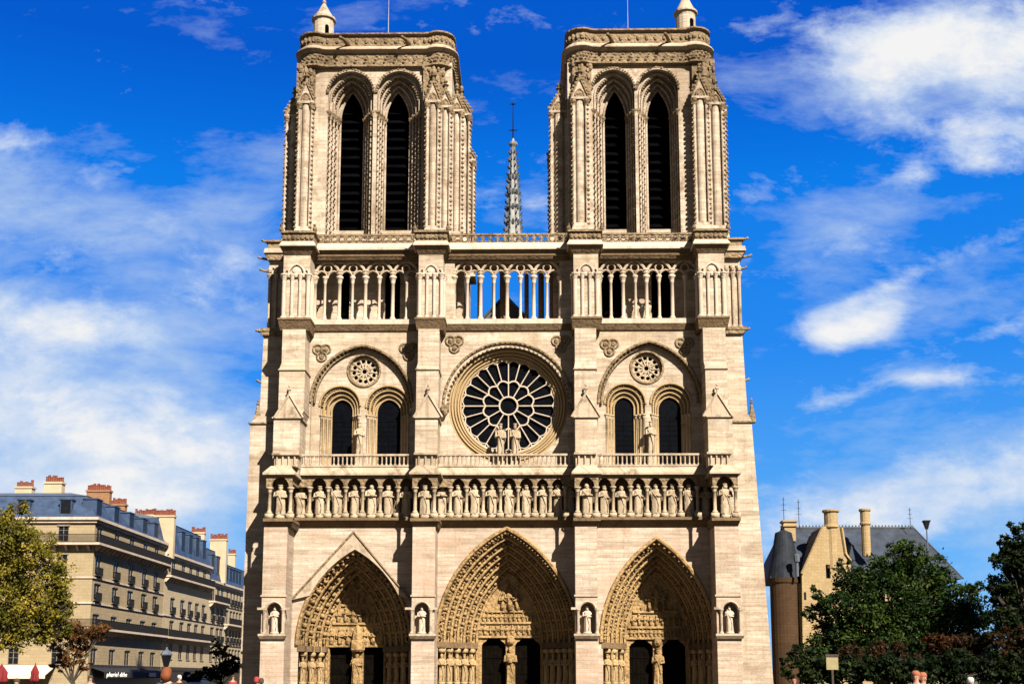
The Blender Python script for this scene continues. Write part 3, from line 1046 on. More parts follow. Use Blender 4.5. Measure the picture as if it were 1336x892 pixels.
# ---------------------------------------------------------------- upper stages of the buttresses
for i in range(4):
    mb = MB()
    f = MB()
    x0, x1 = bx(i, 'l2')
    zb, zt = zs0 - .4, Z(545, -1.5)
    mb.box(x0, x1, -1.5, YM + .2, zb, zt)
    a0, a1 = bx(i, 'l3')
    f.box(x0 - .12, x1 + .12, -1.66, YM + .1, zt, zt + .12)
    mb.taper((x0 - .02, x1 + .02, -1.55, YM + .19), (a0, a1, -1.2, YM + .19), zt + .12, zt + .75)
    z3 = Z(482, -1.2)
    mb.box(a0, a1, -1.2, YM + .18, zt + .7, z3)
    f.box(a0 - .08, a1 + .08, -1.32, YM + .1, z3, z3 + .1)
    b0, b1 = bx(i, 'l4')
    z4 = Z(430, -.95)
    mb.taper((a0 - .01, a1 + .01, -1.25, YM + .17), (b0, b1, -.95, YM + .17), z3 + .1, z3 + .7)
    mb.box(b0, b1, -.95, YM + .16, z3 + .65, z4 + .1)
    c0, c1 = bx(i, 'l5')
    mb.box(c0, c1, -.75, YM + .3, z4 + .2, Z(322, -.75))
    part(mb, 'buttress_pier', M['stone_high'])
    gx = X((377, 558.5, 764.5, 936)[i], -1.6, 530)
    zg = Z(544, -1.5)
    gablet(f, gx - 1.12, gx + 1.12, -1.62, -.9, zg + .02, Z(515, -1.5) - zg, .1)
    part(f, 'weathering', M['trim'])
    # string under the colonnade
    s = MB()
    ys = Z(415, -1.0)
    s.taper((c0 - .1, c1 + .1, -.9, YM), (c0 - .22, c1 + .22, -1.3, YM), z4 + .02, ys - .14)
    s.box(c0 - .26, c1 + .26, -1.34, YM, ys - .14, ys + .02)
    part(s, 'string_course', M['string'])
    # blind shafts and arch heads on the face of the pier
    s = MB()
    zc = Z(357, -.75)
    for q in range(4):
        xx = lerp(c0 + .12, c1 - .12, q / 3)
        column(s, xx, -.84, ys + .02, zc, .17 if q in (0, 3) else .13, True, 10)
    cxm = (c0 + c1) / 2
    w_ = (c1 - c0) / 3 - .06
    s.tube([(x, -.86, z) for x, z in arch(cxm, w_ * .98, zc, w_ * 1.25, 8)], .1, 6)
    for q in (-1, 1):
        s.tube([(x, -.86, z) for x, z in arch(cxm + q * (c1 - c0) * .36, .22, zc, .4, 5)], .06, 5)
    s.ball((cxm, -.78, zc + w_ * .5), (w_ * .6, .12, w_ * .5), 8, 5)
    for q in range(7):
        s.ball((lerp(c0, c1, (q + .5) / 7), -.85, zc - .12), (.2, .16, .22), 6, 4)
    for y_ in (0, .6):
        column(s, c1 + .06, -.35 + y_, ys + .02, zc, .13, True, 8)
        column(s, c0 - .06, -.35 + y_, ys + .02, zc, .13, True, 8)
    part(s, 'pier_shaft', M['pale'])

# ---------------------------------------------------------------- colonnade
YC = 1.3
COL = [dict(e=(411, 546), m=[424, 443, 460, 477, 495, 512.6, 530.6]), dict(e=(592.5, 731), m=None), dict(e=(782.5, 911), m=[797, 813, 829, 843.5, 860, 877, 894])]
zc0 = Z(416, .9)
zcap = Z(362, YC)
zcol1 = Z(341.5, YC)
for ci, c in enumerate(COL):
    i, j = BAYS[ci]
    wa, wb = bx(i, 'l5')[1] - .3, bx(j, 'l5')[0] + .3
    x0, x1 = X(c['e'][0], YC, 380), X(c['e'][1], YC, 380)
    xs = [X(q, YC, 380) for q in c['m']] if c['m'] else [lerp(x0, x1, k / 8) for k in range(1, 8)]
    full = [x0] + xs + [x1]
    # ledge
    s = MB()
    z430 = Z(430.5, 1.0)
    s.taper((wa, wb, 1.05, 4.5), (wa, wb, .8, 4.5), z430, zc0 - .45)
    part(s, 'string_course', M['string'])
    s = MB()
    s.box(wa, wb, .78, 4.6, zc0 - .45, zc0 - .02)
    part(s, 'sill', M['pale'])
    # head: wall between the cornice and the openwork
    s = MB()
    s.box(wa, wb, YC - .12, YC + .45, zcol1 + .12, Z(322, YC) + .3)
    cob = part(s, 'colonnade', M['trim'])
    s = MB()
    majors = full[::2]
    for a, b in zip(majors[:-1], majors[1:]):
        w = (b - a) / 2
        s.tube([(x, YC, z) for x, z in arch((a + b) / 2, w, zcap + .1, (zcol1 - zcap) * .98, 10)], .13, 6)
        cc = (a + b) / 2
        s.tube([(x, YC, z) for x, z in circle(cc, zcap + (zcol1 - zcap) * .58, .33, 14)], .07, 5, True)
        for q in (-1, 1):
            s.tube([(x, YC, z) for x, z in arch(cc + q * w / 2, w / 2 - .02, zcap, .62, 6)], .085, 5)
    s.box(wa, wb, YC - .1, YC + .3, zcol1 - .05, zcol1 + .118)
    for a in majors:
        for q in range(3):
            s.ball((a, YC - .05, zcap + .1 + q * .25), (.22 + q * .05, .2, .18), 7, 4)
    part(s, 'openwork', M['trim'], cob)
    for k, x in enumerate(full):
        s = MB()
        column(s, x, YC, zc0 - .02, zcap + .12, .155 if k % 2 == 0 else .12, True, 10, 1.3)
        part(s, 'column', M['pale'] if 0 < k < 8 else M['trim'], cob, True)
    # back of the gallery
    if ci != 1:
        s = MB()
        YBk = 3.7
        hx = ((443.5, 456, 0), (502, 522, 0)) if ci == 0 else ((783, 812, 0), (850, 876, 0))
        hl = []
        for q0, q1, _ in hx:
            a, b = X(q0, YBk, 390), X(q1, YBk, 390)
            hl.append(opening((a + b) / 2, (b - a) / 2, zc0 + .1, Z(365, YBk), 1.3, 8))
        s.prism(rect(wa - .3, wb + .3, zc0 - .5, Z(300, YBk)), YBk, YBk + .4, hl)
        part(s, 'gallery_wall', M['stone_high'])
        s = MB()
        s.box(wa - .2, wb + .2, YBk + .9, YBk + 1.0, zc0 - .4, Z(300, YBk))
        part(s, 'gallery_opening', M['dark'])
    else:
        # rear screen of the open gallery between the towers
        s = MB()
        YBk = 5.2
        for q, r_ in ((602, .3), (625, .14), (644, .14), (657, .34), (687, .2), (706, .26), (722, .34)):
            a = X(q, YBk, 380)
            column(s, a, YBk, zc0 - .4, Z(352, YBk), r_, True, 8, .5)
        s.box(wa, wb, YBk - .3, YBk + .3, Z(345, YBk), Z(322, YBk))
        xsb = [X(q, YBk, 350) for q in (602, 625, 644, 657, 687, 706, 722)]
        for a, b in zip(xsb[:-1], xsb[1:]):
            s.tube([(x, YBk, z) for x, z in arch((a + b) / 2, (b - a) / 2, Z(357, YBk), 1.0, 6)], .12, 5)
            s.tube([(x, YBk, z) for x, z in arch((a + b) / 2, (b - a) / 4, Z(357, YBk), .8, 6)], .08, 5)
        part(s, 'rear_screen', M['string'], cob)
        for a, b, c, d in ((wa, x0 + .05, wa, X(605, 3.9, 370)), (x1 - .05, wb, X(722, 3.9, 370), wb)):
            s = MB()
            s.box(a, b, YC - .2, 3.5, zc0 - .03, zcol1 + .1)
            part(s, 'gallery_flank', M['stone_high'], cob)
            s = MB()
            s.box(c, d, 3.9, 16.5, zc0 - 2, Z(300, YC))
            part(s, 'gallery_flank', M['stone_high'], cob)

# ---------------------------------------------------------------- upper cornice and parapet
zq0, zq1, zq2, zq3 = Z(338, .6), Z(323, .6), Z(316.5, .7), Z(305, .9)


def pierced(mbx, x0, x1, y, z0, z1, step=.62, t=.22):
    k = max(1, round((x1 - x0) / step))
    mbx.box(x0, x1, y, y + t, z1 - .16, z1)
    mbx.box(x0, x1, y, y + t, z0, z0 + .1)
    h = z1 - z0 - .26
    for q in range(k):
        a = x0 + (q + .5) * (x1 - x0) / k
        mbx.tube([(x, y + t / 2, z) for x, z in circle(a, z0 + .1 + h / 2, min(h, step) * .40, 10)], .06, 4, True)
        mbx.box(a + step / 2 - .06, a + step / 2 + .06, y + .01, y + t - .01, z0 + .08, z1 - .14)


for ci, (i, j) in enumerate(BAYS):
    wa, wb = bx(i, 'l6')[1] - .3, bx(j, 'l6')[0] + .3
    s = MB()
    s.taper((wa, wb, 1.1, 3.6), (wa, wb, .55, 3.6), zq0, zq1 - .2)
    s.tube([(wa, .62, lerp(zq0, zq1, .35)), (wb, .62, lerp(zq0, zq1, .35))], .1, 6)
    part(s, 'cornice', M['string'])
    s = MB()
    s.box(wa, wb, .4, 3.6, zq1 - .2, zq1)
    s.taper((wa, wb, .42, 3.6), (wa, wb, .72, 3.6), zq1, zq2)
    part(s, 'cornice_weathering', M['pale'])
    s = MB()
    pierced(s, wa, wb, .8, zq2, zq3)
    part(s, 'parapet', M['carved'])
for i in range(4):
    x0, x1 = bx(i, 'l6')
    za, zb, zc, zd, ze = Z(330, -1), Z(321, -1), Z(313, -1.2), Z(302, -1.2), Z(300, -1.2)
    s = MB()
    s.taper((x0 + .35, x1 - .35, -.8, 2.5), (x0 + .05, x1 - .05, -1.25, 2.5), za, zb)
    part(s, 'cornice', M['string'])
    s = MB()
    s.box(x0 - .08, x1 + .08, -1.36, 2.5, zb, zb + .14)
    s.taper((x0 - .06, x1 + .06, -1.34, 2.5), (x0 + .1, x1 - .1, -1.1, 2.5), zb + .14, zc)
    part(s, 'cornice_weathering', M['pale'])
    s = MB()
    s.box(x0 + .12, x1 - .12, -1.02, 2.4, zc, zd)
    s.box(x0 - .02, x1 + .02, -1.2, 2.45, zd, ze + .05)
    rg = random.Random(i)
    for q in range(7):
        s.ball((lerp(x0 + .3, x1 - .3, q / 6), -1.08, (zc + zd) / 2), (.2, .1, .22), 7, 4)
    part(s, 'parapet', M['carved'])
    # small crouching beasts on the parapet corners
    for xx in (x0 + .05, x1 - .05):
        g = MB()
        g.loft([[(xx + r_ * math.cos(2 * math.pi * k / 7), -1.1 - o_ + r_ * .8 * math.sin(2 * math.pi * k / 7), ze + z_) for k in range(7)]
                for r_, o_, z_ in ((.16, 0, 0), (.2, .02, .15), (.15, .06, .32), (.09, .12, .4), (.12, .2, .48), (.06, .3, .52))])
        part(g, 'chimera', M['carved'], None, True)

# ---------------------------------------------------------------- side wings (outer flanks of the facade)
for sgn, rows in ((-1, dict(l0=(312.5, 326.5), l2=(338.5, 344), l5=(350.5, 351.5), par=346)), (1, dict(l0=(1010, 981), l2=(975.5, 968.5), l5=(966, 966), par=971.5))):
    s = MB()
    t = MB()
    y0, y1 = 1.9, 13.0
    inner = (bx(0, 'l0')[0] + 1.0) if sgn < 0 else (bx(3, 'l0')[1] - 1.0)
    xa, xb = X(rows['l0'][0], y0, 885), X(rows['l0'][1], y0, 560)
    z1 = Z(552, y0)

    def stage(mbx, xa, xb, za, zb, y0=y0, y1=y1):
        q = lambda xx: (min(xx, inner), max(xx, inner), y0, y1)
        mbx.taper(q(xa), q(xb), za, zb)
    stage(s, xa, xb, 0, z1)
    stage(t, xb + sgn * .15, xb + sgn * .15, z1, z1 + .14, y0 - .15)
    xc, xd = X(rows['l2'][0], y0 + .6, 540), X(rows['l2'][1], y0 + .6, 440)
    stage(s, xb, xc, z1 + .14, z1 + .7, y0 + .02)
    z2 = Z(437, y0 + .6)
    stage(s, xc, xd, z1 + .6, z2, y0 + .6)
    stage(t, xd + sgn * .05, xd + sgn * .35, z2, z2 + .35, y0 + .35)
    stage(t, xd + sgn * .38, xd + sgn * .38, z2 + .35, z2 + .62, y0 + .28)
    xe = X(rows['l5'][0], y0 + 1.0, 380)
    z3 = Z(338, y0 + 1)
    stage(s, xe, xe, z2 + .5, z3, y0 + 1.0)
    xp = X(rows['par'], y0 + .6, 320)
    stage(t, xe + sgn * .1, xp, z3 - .1, z3 + .5, y0 + .6)
    stage(s, xp + sgn * .1, xp, z3 + .5, z3 + .9, y0 + .45)
    z4 = Z(313, y0 + .8)
    stage(t, xp - sgn * .2, xp - sgn * .2, z3 + .9, z4, y0 + .8)
    stage(t, xp, xp, z4 - .12, z4 + .05, y0 + .6)
    part(s, 'side_buttress', M['stone_high'])
    part(t, 'side_cornice', M['carved'])
    c = MB()
    for q in range(3):
        column(c, xe - sgn * (.1 + q * .55), y0 + .92, z2 + .62, Z(352, y0), .14, True, 8)
        c.ball((xe - sgn * (.1 + q * .55), y0 + .85, Z(347, y0)), (.22, .2, .3), 6, 4)
    for q in range(2):
        c.tube([(x, y0 + .9, z) for x, z in arch(xe - sgn * (.37 + q * .55), .27, Z(350, y0), .5, 6)], .08, 5)
    part(c, 'side_shaft', M['trim'])
    # pinnacle on the weathering
    c = MB()
    xp2 = X(336 if sgn < 0 else 981, y0 + .5, 545)
    c.taper((xp2 - .3, xp2 + .3, y0 + .2, y0 + .8), (xp2 - .22, xp2 + .22, y0 + .28, y0 + .72), z1 + .1, z1 + .9)
    c.lathe(xp2, y0 + .5, [(.26, z1 + .9), (.06, z1 + 1.8), (.05, z1 + 1.9)], 6)
    c.ball((xp2, y0 + .5, z1 + 1.85), (.17, .17, .1), 6, 4)
    c.ball((xp2, y0 + .5, z1 + 2.1), (.09, .09, .16), 6, 4)
    part(c, 'pinnacle', M['carved'])
    # gargoyles jutting from the flank
    for (gz, gy, ln) in ((Z(331, 1.8), y0 + 1.2, .7), (Z(348, 2.2), y0 + 1.4, .5), (z4 - .1, y0 + 1.0, .4), (Z(495, 1.8), y0 + .9, .35), (z2 + .3, y0 + .7, .5)):
        g = MB()
        gx_ = xd if gz < z3 else xp - sgn * .2
        g.tube([(gx_ - sgn * .3, gy, gz), (gx_ + sgn * ln * .5, gy - .1, gz + .06), (gx_ + sgn * ln, gy - .15, gz + .12), (gx_ + sgn * (ln + .18), gy - .18, gz + .2)], [.14, .11, .09, .12], 6)
        part(g, 'gargoyle', M['carved'], None, True)
# ---------------------------------------------------------------- the two towers
YT = 2.3


def crown_plan(x0, x1, y0, y1, yw, wc):
    """tower top outline: rounded corner blocks standing forward of the wall line yw at the front"""
    pts = []
    r = 1.3

    def arc(cx_, cy_, a0, rr=r, n=5):
        return [(cx_ + rr * math.cos(R(a0 + 90 * k / n)), cy_ + rr * math.sin(R(a0 + 90 * k / n))) for k in range(n + 1)]
    pts += arc(x0 + r, y0 + r, 180)
    pts += [(x0 + wc * .75, y0), (x0 + wc * .9, lerp(y0, yw, .2)), (x0 + wc * 1.05, lerp(y0, yw, .75)), (x0 + wc * 1.3, yw)]
    m = 9
    pts += [(lerp(x0 + wc * 1.3, x1 - wc * 1.3, (k + 1) / (m + 1)), yw) for k in range(m)]
    pts += [(x1 - wc * 1.3, yw), (x1 - wc * 1.05, lerp(y0, yw, .75)), (x1 - wc * .9, lerp(y0, yw, .2)), (x1 - wc * .75, y0)]
    pts += arc(x1 - r, y0 + r, 270)
    pts += arc(x1 - r, y1 - r, 0)
    pts += arc(x0 + r, y1 - r, 90)
    return pts


def offset_poly(pts, o):
    out = []
    n = len(pts)
    for i in range(n):
        a, b, c = pts[i - 1], pts[i], pts[(i + 1) % n]
        nx, ny = (c[1] - a[1]), -(c[0] - a[0])
        l = math.hypot(nx, ny) or 1
        out.append((b[0] + nx / l * o, b[1] + ny / l * o))
    return out


def moulded(mbx, plan, prof):
    """stack of plan outlines: prof = [(offset, z)]"""
    mbx.loft([[(x, y, z) for x, y in offset_poly(plan, o)] for o, z in prof])


TOW = [
    dict(n='north', lan=((443, 474.5), (502.5, 534.5)), out=((426.5, 488.5), (490.5, 552)), core=(388, 589), W=((387.5, 407), (555.5, 573)), sideL=371.5, sideR=613.5,
         steps=((573, 588, 1.8), (588, 603, 2.6)), fr=(390, 590), top=(61.5, 43), row=(86, 67), base=301, rod=507, tur=(422.5, 14.3, 46, 25, 1), gab=131, lamp=None),
    dict(n='south', lan=((788, 818), (844, 875.5)), out=((771.5, 829.5), (830.5, 886.5)), core=(741, 927), W=((747, 767), (905.5, 925)), sideL=718, sideR=948,
         steps=((925, 945, 2.0),), fr=(740.5, 927), top=(60, 40), row=(84, 66), base=298, rod=819, tur=(894.5, 13.8, 41, 20, -8), gab=128, lamp=None),
]
for ti, T in enumerate(TOW):
    zb = Z(T['base'] + 12, YT)
    ztop = Z(T['row'][0], YT)
    c0, c1 = X(T['core'][0], YT, 200), X(T['core'][1], YT, 200)
    YB2 = YT + 13.2
    zsp, zap_o, zap_i = Z(144, YT), Z(92, YT), Z(120, YT + 2.1)
    tw = MB()
    YI = YT + 2.1
    L_ = []
    for (q0, q1), (o0, o1) in zip(T['lan'], T['out']):
        a, b = X(q0, YI, 220), X(q1, YI, 220)
        oa, ob = X(o0, YT, 143), X(o1, YT, 143)
        L_.append(dict(c=(a + b) / 2, w=(b - a) / 2, oc=(oa + ob) / 2, ow=(ob - oa) / 2 - .04))
    for l in L_:
        l['oh'] = l['ow'] * 1.001
        l['os'] = zap_o - l['ow']
        l['h'] = zap_i - zsp
    tw.prism(rect(c0, c1, zb, ztop + .3), YT, YT + .35, [opening(l['oc'], l['ow'] - .06, zb + .15, l['os'], l['ow'] - .06, 12) for l in L_])
    # outer walls of the shaft
    tw.box(c0, c0 + 1.2, YT + .352, YB2 - 1, zb, ztop + .3)
    tw.box(c1 - 1.2, c1, YT + .352, YB2 - 1, zb, ztop + .3)
    tw.box(c0 + .01, c1 - .01, YB2 - 1, YB2, zb, ztop + .3)
    tob = part(tw, 'tower', M['tower'], label=('broader tower, its stair turret at the outer left corner', 'tower with its stair turret at the outer right corner')[ti])
    # lancets: stepped jambs and arch orders
    for li, l in enumerate(L_):
        mb = MB()
        A = [(opening(lerp(l['oc'], l['c'], t), lerp(l['ow'], l['w'], t), zb + .12, lerp(l['os'], zsp, t), lerp(l['oh'], l['h'], t), 12), YT + yy) for t, yy in ((0, 0.004), (.25, .5), (.5, 1.0), (.75, 1.5), (1, 2.05))]
        for k, ((a, ya), (b, yb)) in enumerate(zip(A[:-1], A[1:])):
            mb.strip(a, ya, a, yb)
            mb.strip(a, yb, b, yb)
            mb.tube([(x, yb - .05, z) for x, z in b], .1, 6)
        mb.tube([(x, YT - .08, z) for x, z in arch(l['oc'], l['ow'], l['os'], l['oh'], 12)], .12, 6)
        wo = part(mb, 'belfry_opening', M['tower'], tob)
        mb = MB()
        leaf_arch(mb, arch(l['oc'], l['ow'] - .02, l['os'], l['oh'] + .12, 12), YT - .12, .42, .15, li)
        leaf_arch(mb, arch(lerp(l['oc'], l['c'], .34), lerp(l['ow'], l['w'], .34), lerp(l['os'], zsp, .34), lerp(l['oh'], l['h'], .34), 12), YT + .5, .27, .14, li + 4)
        leaf_arch(mb, arch(lerp(l['oc'], l['c'], .6), lerp(l['ow'], l['w'], .6), lerp(l['os'], zsp, .6), lerp(l['oh'], l['h'], .6), 12), YT + 1.1, .25, .12, li + 8)
        rg = random.Random(li + 3)
        for sg in (-1, 1):
            for t, yy in ((.2, .42), (.45, .92), (.7, 1.42)):
                xx = lerp(l['oc'] + sg * l['ow'], l['c'] + sg * l['w'], t)
                crockets_line(mb, (xx, YT + yy - .1, zb + .3), (xx, YT + yy - .1, zsp - .3), .52, .11, rg)
            for t, yy in ((.1, .2), (.38, .72), (.63, 1.2), (.88, 1.75)):
                xx = lerp(l['oc'] + sg * l['ow'], l['c'] + sg * l['w'], t)
                mb.lathe(xx, YT + yy, [(.12, zsp - .5), (.28, zsp - .1), (.3, zsp + .06), (.2, zsp + .1)], 7)
        part(mb, 'leaf_trim', M['carved'], wo)
        # louvre boards closing the opening
        lv = MB()
        k = int((zap_i - zb) / .85)
        for q in range(k):
            z = zb + .1 + q * .85
            f = 1.0 if z < zsp else max(.15, 1 - ((z - zsp) / (zap_i - zsp)) ** 2)
            lv.add([(l['c'] - l['w'] * f, YT + 2.4, z), (l['c'] + l['w'] * f, YT + 2.4, z), (l['c'] + l['w'] * f, YT + 3.2, z + .75), (l['c'] - l['w'] * f, YT + 3.2, z + .75),
                    (l['c'] - l['w'] * f, YT + 2.4, z + .06), (l['c'] + l['w'] * f, YT + 2.4, z + .06), (l['c'] + l['w'] * f, YT + 3.2, z + .81), (l['c'] - l['w'] * f, YT + 3.2, z + .81)],
                   [(0, 1, 2, 3), (4, 5, 6, 7), (0, 1, 5, 4), (2, 3, 7, 6)])
        lv.box(l['c'] - l['w'] - .4, l['c'] + l['w'] + .4, YT + 3.25, YT + 3.3, zb, zap_i + .4)
        part(lv, 'louvre', M['dark'], tob)
    # corner piers
    rg = random.Random(ti + 40)
    zpb = Z(T['base'] + 4, 1.4)
    zg = Z(T['gab'], 1.3)

    def pier(x0, x1, y0, y1, zt, gh, nshaft=2, front=True, edge=(True, True)):
        mb = MB()
        cr = MB()
        mb.box(x0 + .08, x1 - .08, y0 + .3, y1, zpb, zt)
        mb.cyl((x0 + x1) / 2, y0 + .36, (x1 - x0) * .27, zpb, zt - .2, 14)
        for k, xx in enumerate((x0 + .1, x1 - .1)):
            mb.cyl(xx, y0 + .1, .14, zpb, zt - .3, 8)
            if edge[k]:
                crockets_line(cr, (xx + (-.12 if k == 0 else .12), y0 + .02, zpb + .4), (xx + (-.12 if k == 0 else .12), y0 + .02, zt - .5), .42, .15, rg)
            cr.lathe(xx, y0 + .1, [(.15, zt - .75), (.3, zt - .35), (.32, zt - .2)], 7)
        mb.taper((x0 - .12, x1 + .12, y0 - .12, y1), (x0 + .02, x1 - .02, y0 + .02, y1), zpb - .1, zpb + .7)
        mb.box(x0 - .1, x1 + .1, y0 - .1, y1 + .05, zt - .22, zt)
        w_ = (x1 - x0)
        mb.prism([(x0 - .05, zt), (x1 + .05, zt), ((x0 + x1) / 2, zt + gh)], y0, y1 + .1)
        cr.tube([(x, y0 - .03, z) for x, z in arch((x0 + x1) / 2, w_ * .3, zt + .05, w_ * .5, 6)], .1, 5)
        cr.ball(((x0 + x1) / 2, y0 - .02, zt + w_ * .2), (w_ * .22, .1, w_ * .25), 7, 4)
        for sg, xx in ((-1, x0 - .08), (1, x1 + .08)):
            cr.tube([(xx, y0 - .05, zt), ((x0 + x1) / 2, y0 - .05, zt + gh + .1)], .09, 5)
            for q in range(5):
                t = (q + .5) / 5
                cr.ball((lerp(xx, (x0 + x1) / 2, t) + sg * .12, y0 - .06, lerp(zt, zt + gh, t) + .1), (.15, .14, .15), 5, 4)
        cx_ = (x0 + x1) / 2
        cr.lathe(cx_, y0 + .15, [(.16, zt + gh * .8), (.12, zt + gh + .5), (.3, zt + gh + .65), (.1, zt + gh + .8), (.2, zt + gh + 1.0), (.04, zt + gh + 1.25)], 7)
        pob_ = part(mb, 'corner_pier', M['tower'], tob)
        part(cr, 'crocket_trim', M['carved'], pob_)

    (wa, wb), (wc, wd) = T['W']
    zt = zg
    pier(X(wa, 1.2, 200), X(wb, 1.2, 200), 1.2, YT + .1, zt, 1.7)
    pier(X(wc, 1.2, 200), X(wd, 1.2, 200), 1.2, YT + .1, zt, 1.7)
    for (sa, sb, sy) in T['steps']:
        pier(X(sa, sy, 200), X(sb, sy, 200) + .02, sy, sy + 1.6, zt - .2, 1.3, edge=(False, True))
    # lateral piers, front and rear pairs
    for (ya, yb, dz) in ((YT + 1.3, YT + 3.4, -.1), (YB2 - 3.0, YB2 - .6, -.5)):
        xo = X(T['sideL'], YT + 1.3, 200)
        pier(xo, c0 + .05, ya, yb, zt + dz, 1.5, edge=(True, False))
        xo = X(T['sideR'], YT + 1.3, 200)
        pier(c1 - .05, xo, ya, yb, zt + dz, 1.5, edge=(False, True))
    # panel behind and above the gables up to the cornice
    for (x0, x1) in ((X(wa, 2.2, 110), X(wb, 2.2, 110) + .3), (X(wc, 2.2, 110) - .2, X(wd, 2.2, 110) + .5)):
        mb = MB()
        mb.box(x0, x1, 1.95, YT - .003, zt + .2, ztop + .2)
        for q in range(22):
            xx, zz = rg.uniform(x0, x1), lerp(zt + .6, ztop - .1, rg.random())
            mb.ball((xx, 1.93, zz), (rg.uniform(.12, .24), .16, rg.uniform(.18, .4)), 6, 4)
        mb.lathe((x0 + x1) / 2, 1.85, [(.4, zt + 1.0), (.34, zt + 2.0), (.42, zt + 2.1), (.1, ztop - .2)], 7)
        part(mb, 'corner_carving', M['carved'], tob)
    # frieze, cornice and parapet
    f0, f1 = X(T['fr'][0], 1.8, 75), X(T['fr'][1], 1.8, 75)
    plan = crown_plan(f0, f1, 1.75, YB2 - .2, 2.08, 1.9)
    z0, z1 = Z(T['row'][0], 2.1), Z(T['row'][1] + 2, 2.1)
    fr = MB()
    moulded(fr, plan, [(-.1, z0 - .15), (.16, z0 - .05), (.16, z0 + .1), (-.02, z0 + .16), (-.02, z0 + .3), (.1, z1)])
    pl = offset_poly(plan, .02)
    per = []
    for a, b in zip(pl, pl[1:] + pl[:1]):
        k = max(1, int(math.dist(a, b) / .52))
        per += [(lerp(a[0], b[0], q / k), lerp(a[1], b[1], q / k)) for q in range(k)]
    for k, (x, y) in enumerate(per):
        hz = z1 - z0
        for q, (dz, r_) in enumerate(((.32, .13), (.55, .17), (.76, .14))):
            fr.ball((x + (.13 * (q - 1)), y, z0 + hz * dz), (r_ * rg.uniform(.7, 1.2), .13, r_ * rg.uniform(.7, 1.1)), 5, 4)
    part(fr, 'frieze', M['carved'], tob)
    co = MB()
    zp0 = Z(T['top'][0], 2.1)
    moulded(co, plan, [(.06, z1 - .05), (.4, z1 + .1), (.5, z1 + .16), (.5, z1 + .26), (.0, zp0 + .15)])
    part(co, 'tower_cornice', M['trim'], tob)
    pp = MB()
    zp1 = Z(T['top'][1], 2.1)
    hp = zp1 - zp0
    moulded(pp, plan, [(-.06, zp0 + .12), (-.06, zp1 - .22)])
    moulded(pp, plan, [(.02, zp1 - .24), (.2, zp1 - .16), (.2, zp1 - .02), (.06, zp1)])
    for k, (x, y) in enumerate(per):
        pp.ball((x, y, zp0 + hp * .5), (.16, .07, hp * .2), 7, 4)
    part(pp, 'tower_parapet', M['carved'], tob)
    # spouts below the parapet
    for fx in (.32, .72):
        g = MB()
        x = lerp(f0, f1, fx)
        g.tube([(x, 2.3, zp0 + .25), (x - .3, 1.5, zp0 + .45), (x - .5, .9, zp0 + .3), (x - .55, .7, zp0 + .25)], [.2, .17, .13, .17], 6)
        part(g, 'gargoyle', M['string'], tob, True)
    # stair turret and lightning rod
    px, hw, ya, yb, yc = T['tur']
    ty = 5.6
    x, r = X(px, ty, 30), hw / 15.0
    za, zb_ = Z(ya + 6, ty), Z(yb, ty)
    tu = MB()
    tu.cyl(x, ty, r, za - 1, zb_, 16)
    tu.lathe(x, ty, [(r + .18, zb_ - .12), (r + .2, zb_ + .05), (r * .95, zb_ + .1)], 16)
    tob2 = part(tu, 'stair_turret', M['stone_high'], tob)
    tu = MB()
    zt_ = Z(yc + 3, ty)
    tu.lathe(x, ty, [(r + .05, zb_ + .1), (r * .58, lerp(zb_, zt_, .5)), (.2, zt_ - .1), (.15, zt_), (.22, zt_ + .15), (.1, zt_ + .35), (.02, zt_ + .7)], 16)
    part(tu, 'turret_roof', M['trim'], tob2)
    tu = MB()
    tu.prism(opening(x + r * .45, .2, za + .3, za + .9, .25, 5), ty - r * .9 - .04, ty - r * .8)
    part(tu, 'turret_window', M['dark'], tob2)
    ro = MB()
    x = X(T['rod'], 6.5, 20)
    ro.tube([(x, 6.5, zp1 - 1), (x, 6.5, zp1 + 2.5), (x, 6.5, zp1 + 7)], [.045, .03, .014], 5)
    part(ro, 'lightning_rod', M['pale'], tob)

    mb = MB()
    mb.box(c0 + .2, c1 - .2, 5.2, YB2 - .1, 0, zb - .01)
    part(mb, 'tower_base', M['stone_high'], tob)

# ---------------------------------------------------------------- nave, roof and spire behind
mb = MB()
mb.box(-8.5, 7.3, 14.5, 75, 0, 31.5)
mb.box(-20.5, 19.0, 13.05, 70, 0, 17)
part(mb, 'nave', M['stone_high'])
YN = 14.0
ax, az = X(659, YN, 385), Z(386, YN)
mb = MB()
mb.add([(ax - 9.5, YN, az - 10.5), (ax + 9.5, YN, az - 10.5), (ax, YN, az), (ax - 9.5, 62, az - 10.5), (ax + 9.5, 62, az - 10.5), (ax, 62, az)],
       [(0, 1, 2), (3, 5, 4), (0, 2, 5, 3), (1, 4, 5, 2)])
part(mb, 'nave_roof', M['lead'])
mb = MB()
mb.tube([(ax - 4.0, YN - .1, az - 4.3), (ax, YN - .1, az + .1), (ax + 4.0, YN - .1, az - 4.3)], .14, 5)
mb.tube([(ax, YN, az), (ax, YN, az + 1.2)], .08, 5)
part(mb, 'roof_coping', M['lead'])
YS = 66.0
sx = X(669.5, YS, 290)
zs = lambda py: Z(py, YS, 668)
mb = MB()
mpp = (X(700, YS, 290) - X(660, YS, 290)) / 40
prof = [(18, 330), (13, 318), (10.4, 303), (9.4, 290), (8.2, 270), (6.6, 245), (5.0, 222), (3.5, 205), (2.3, 192)]
mb.lathe(sx, YS, [(r_ * mpp, zs(y_)) for r_, y_ in prof], 8, math.pi / 8)
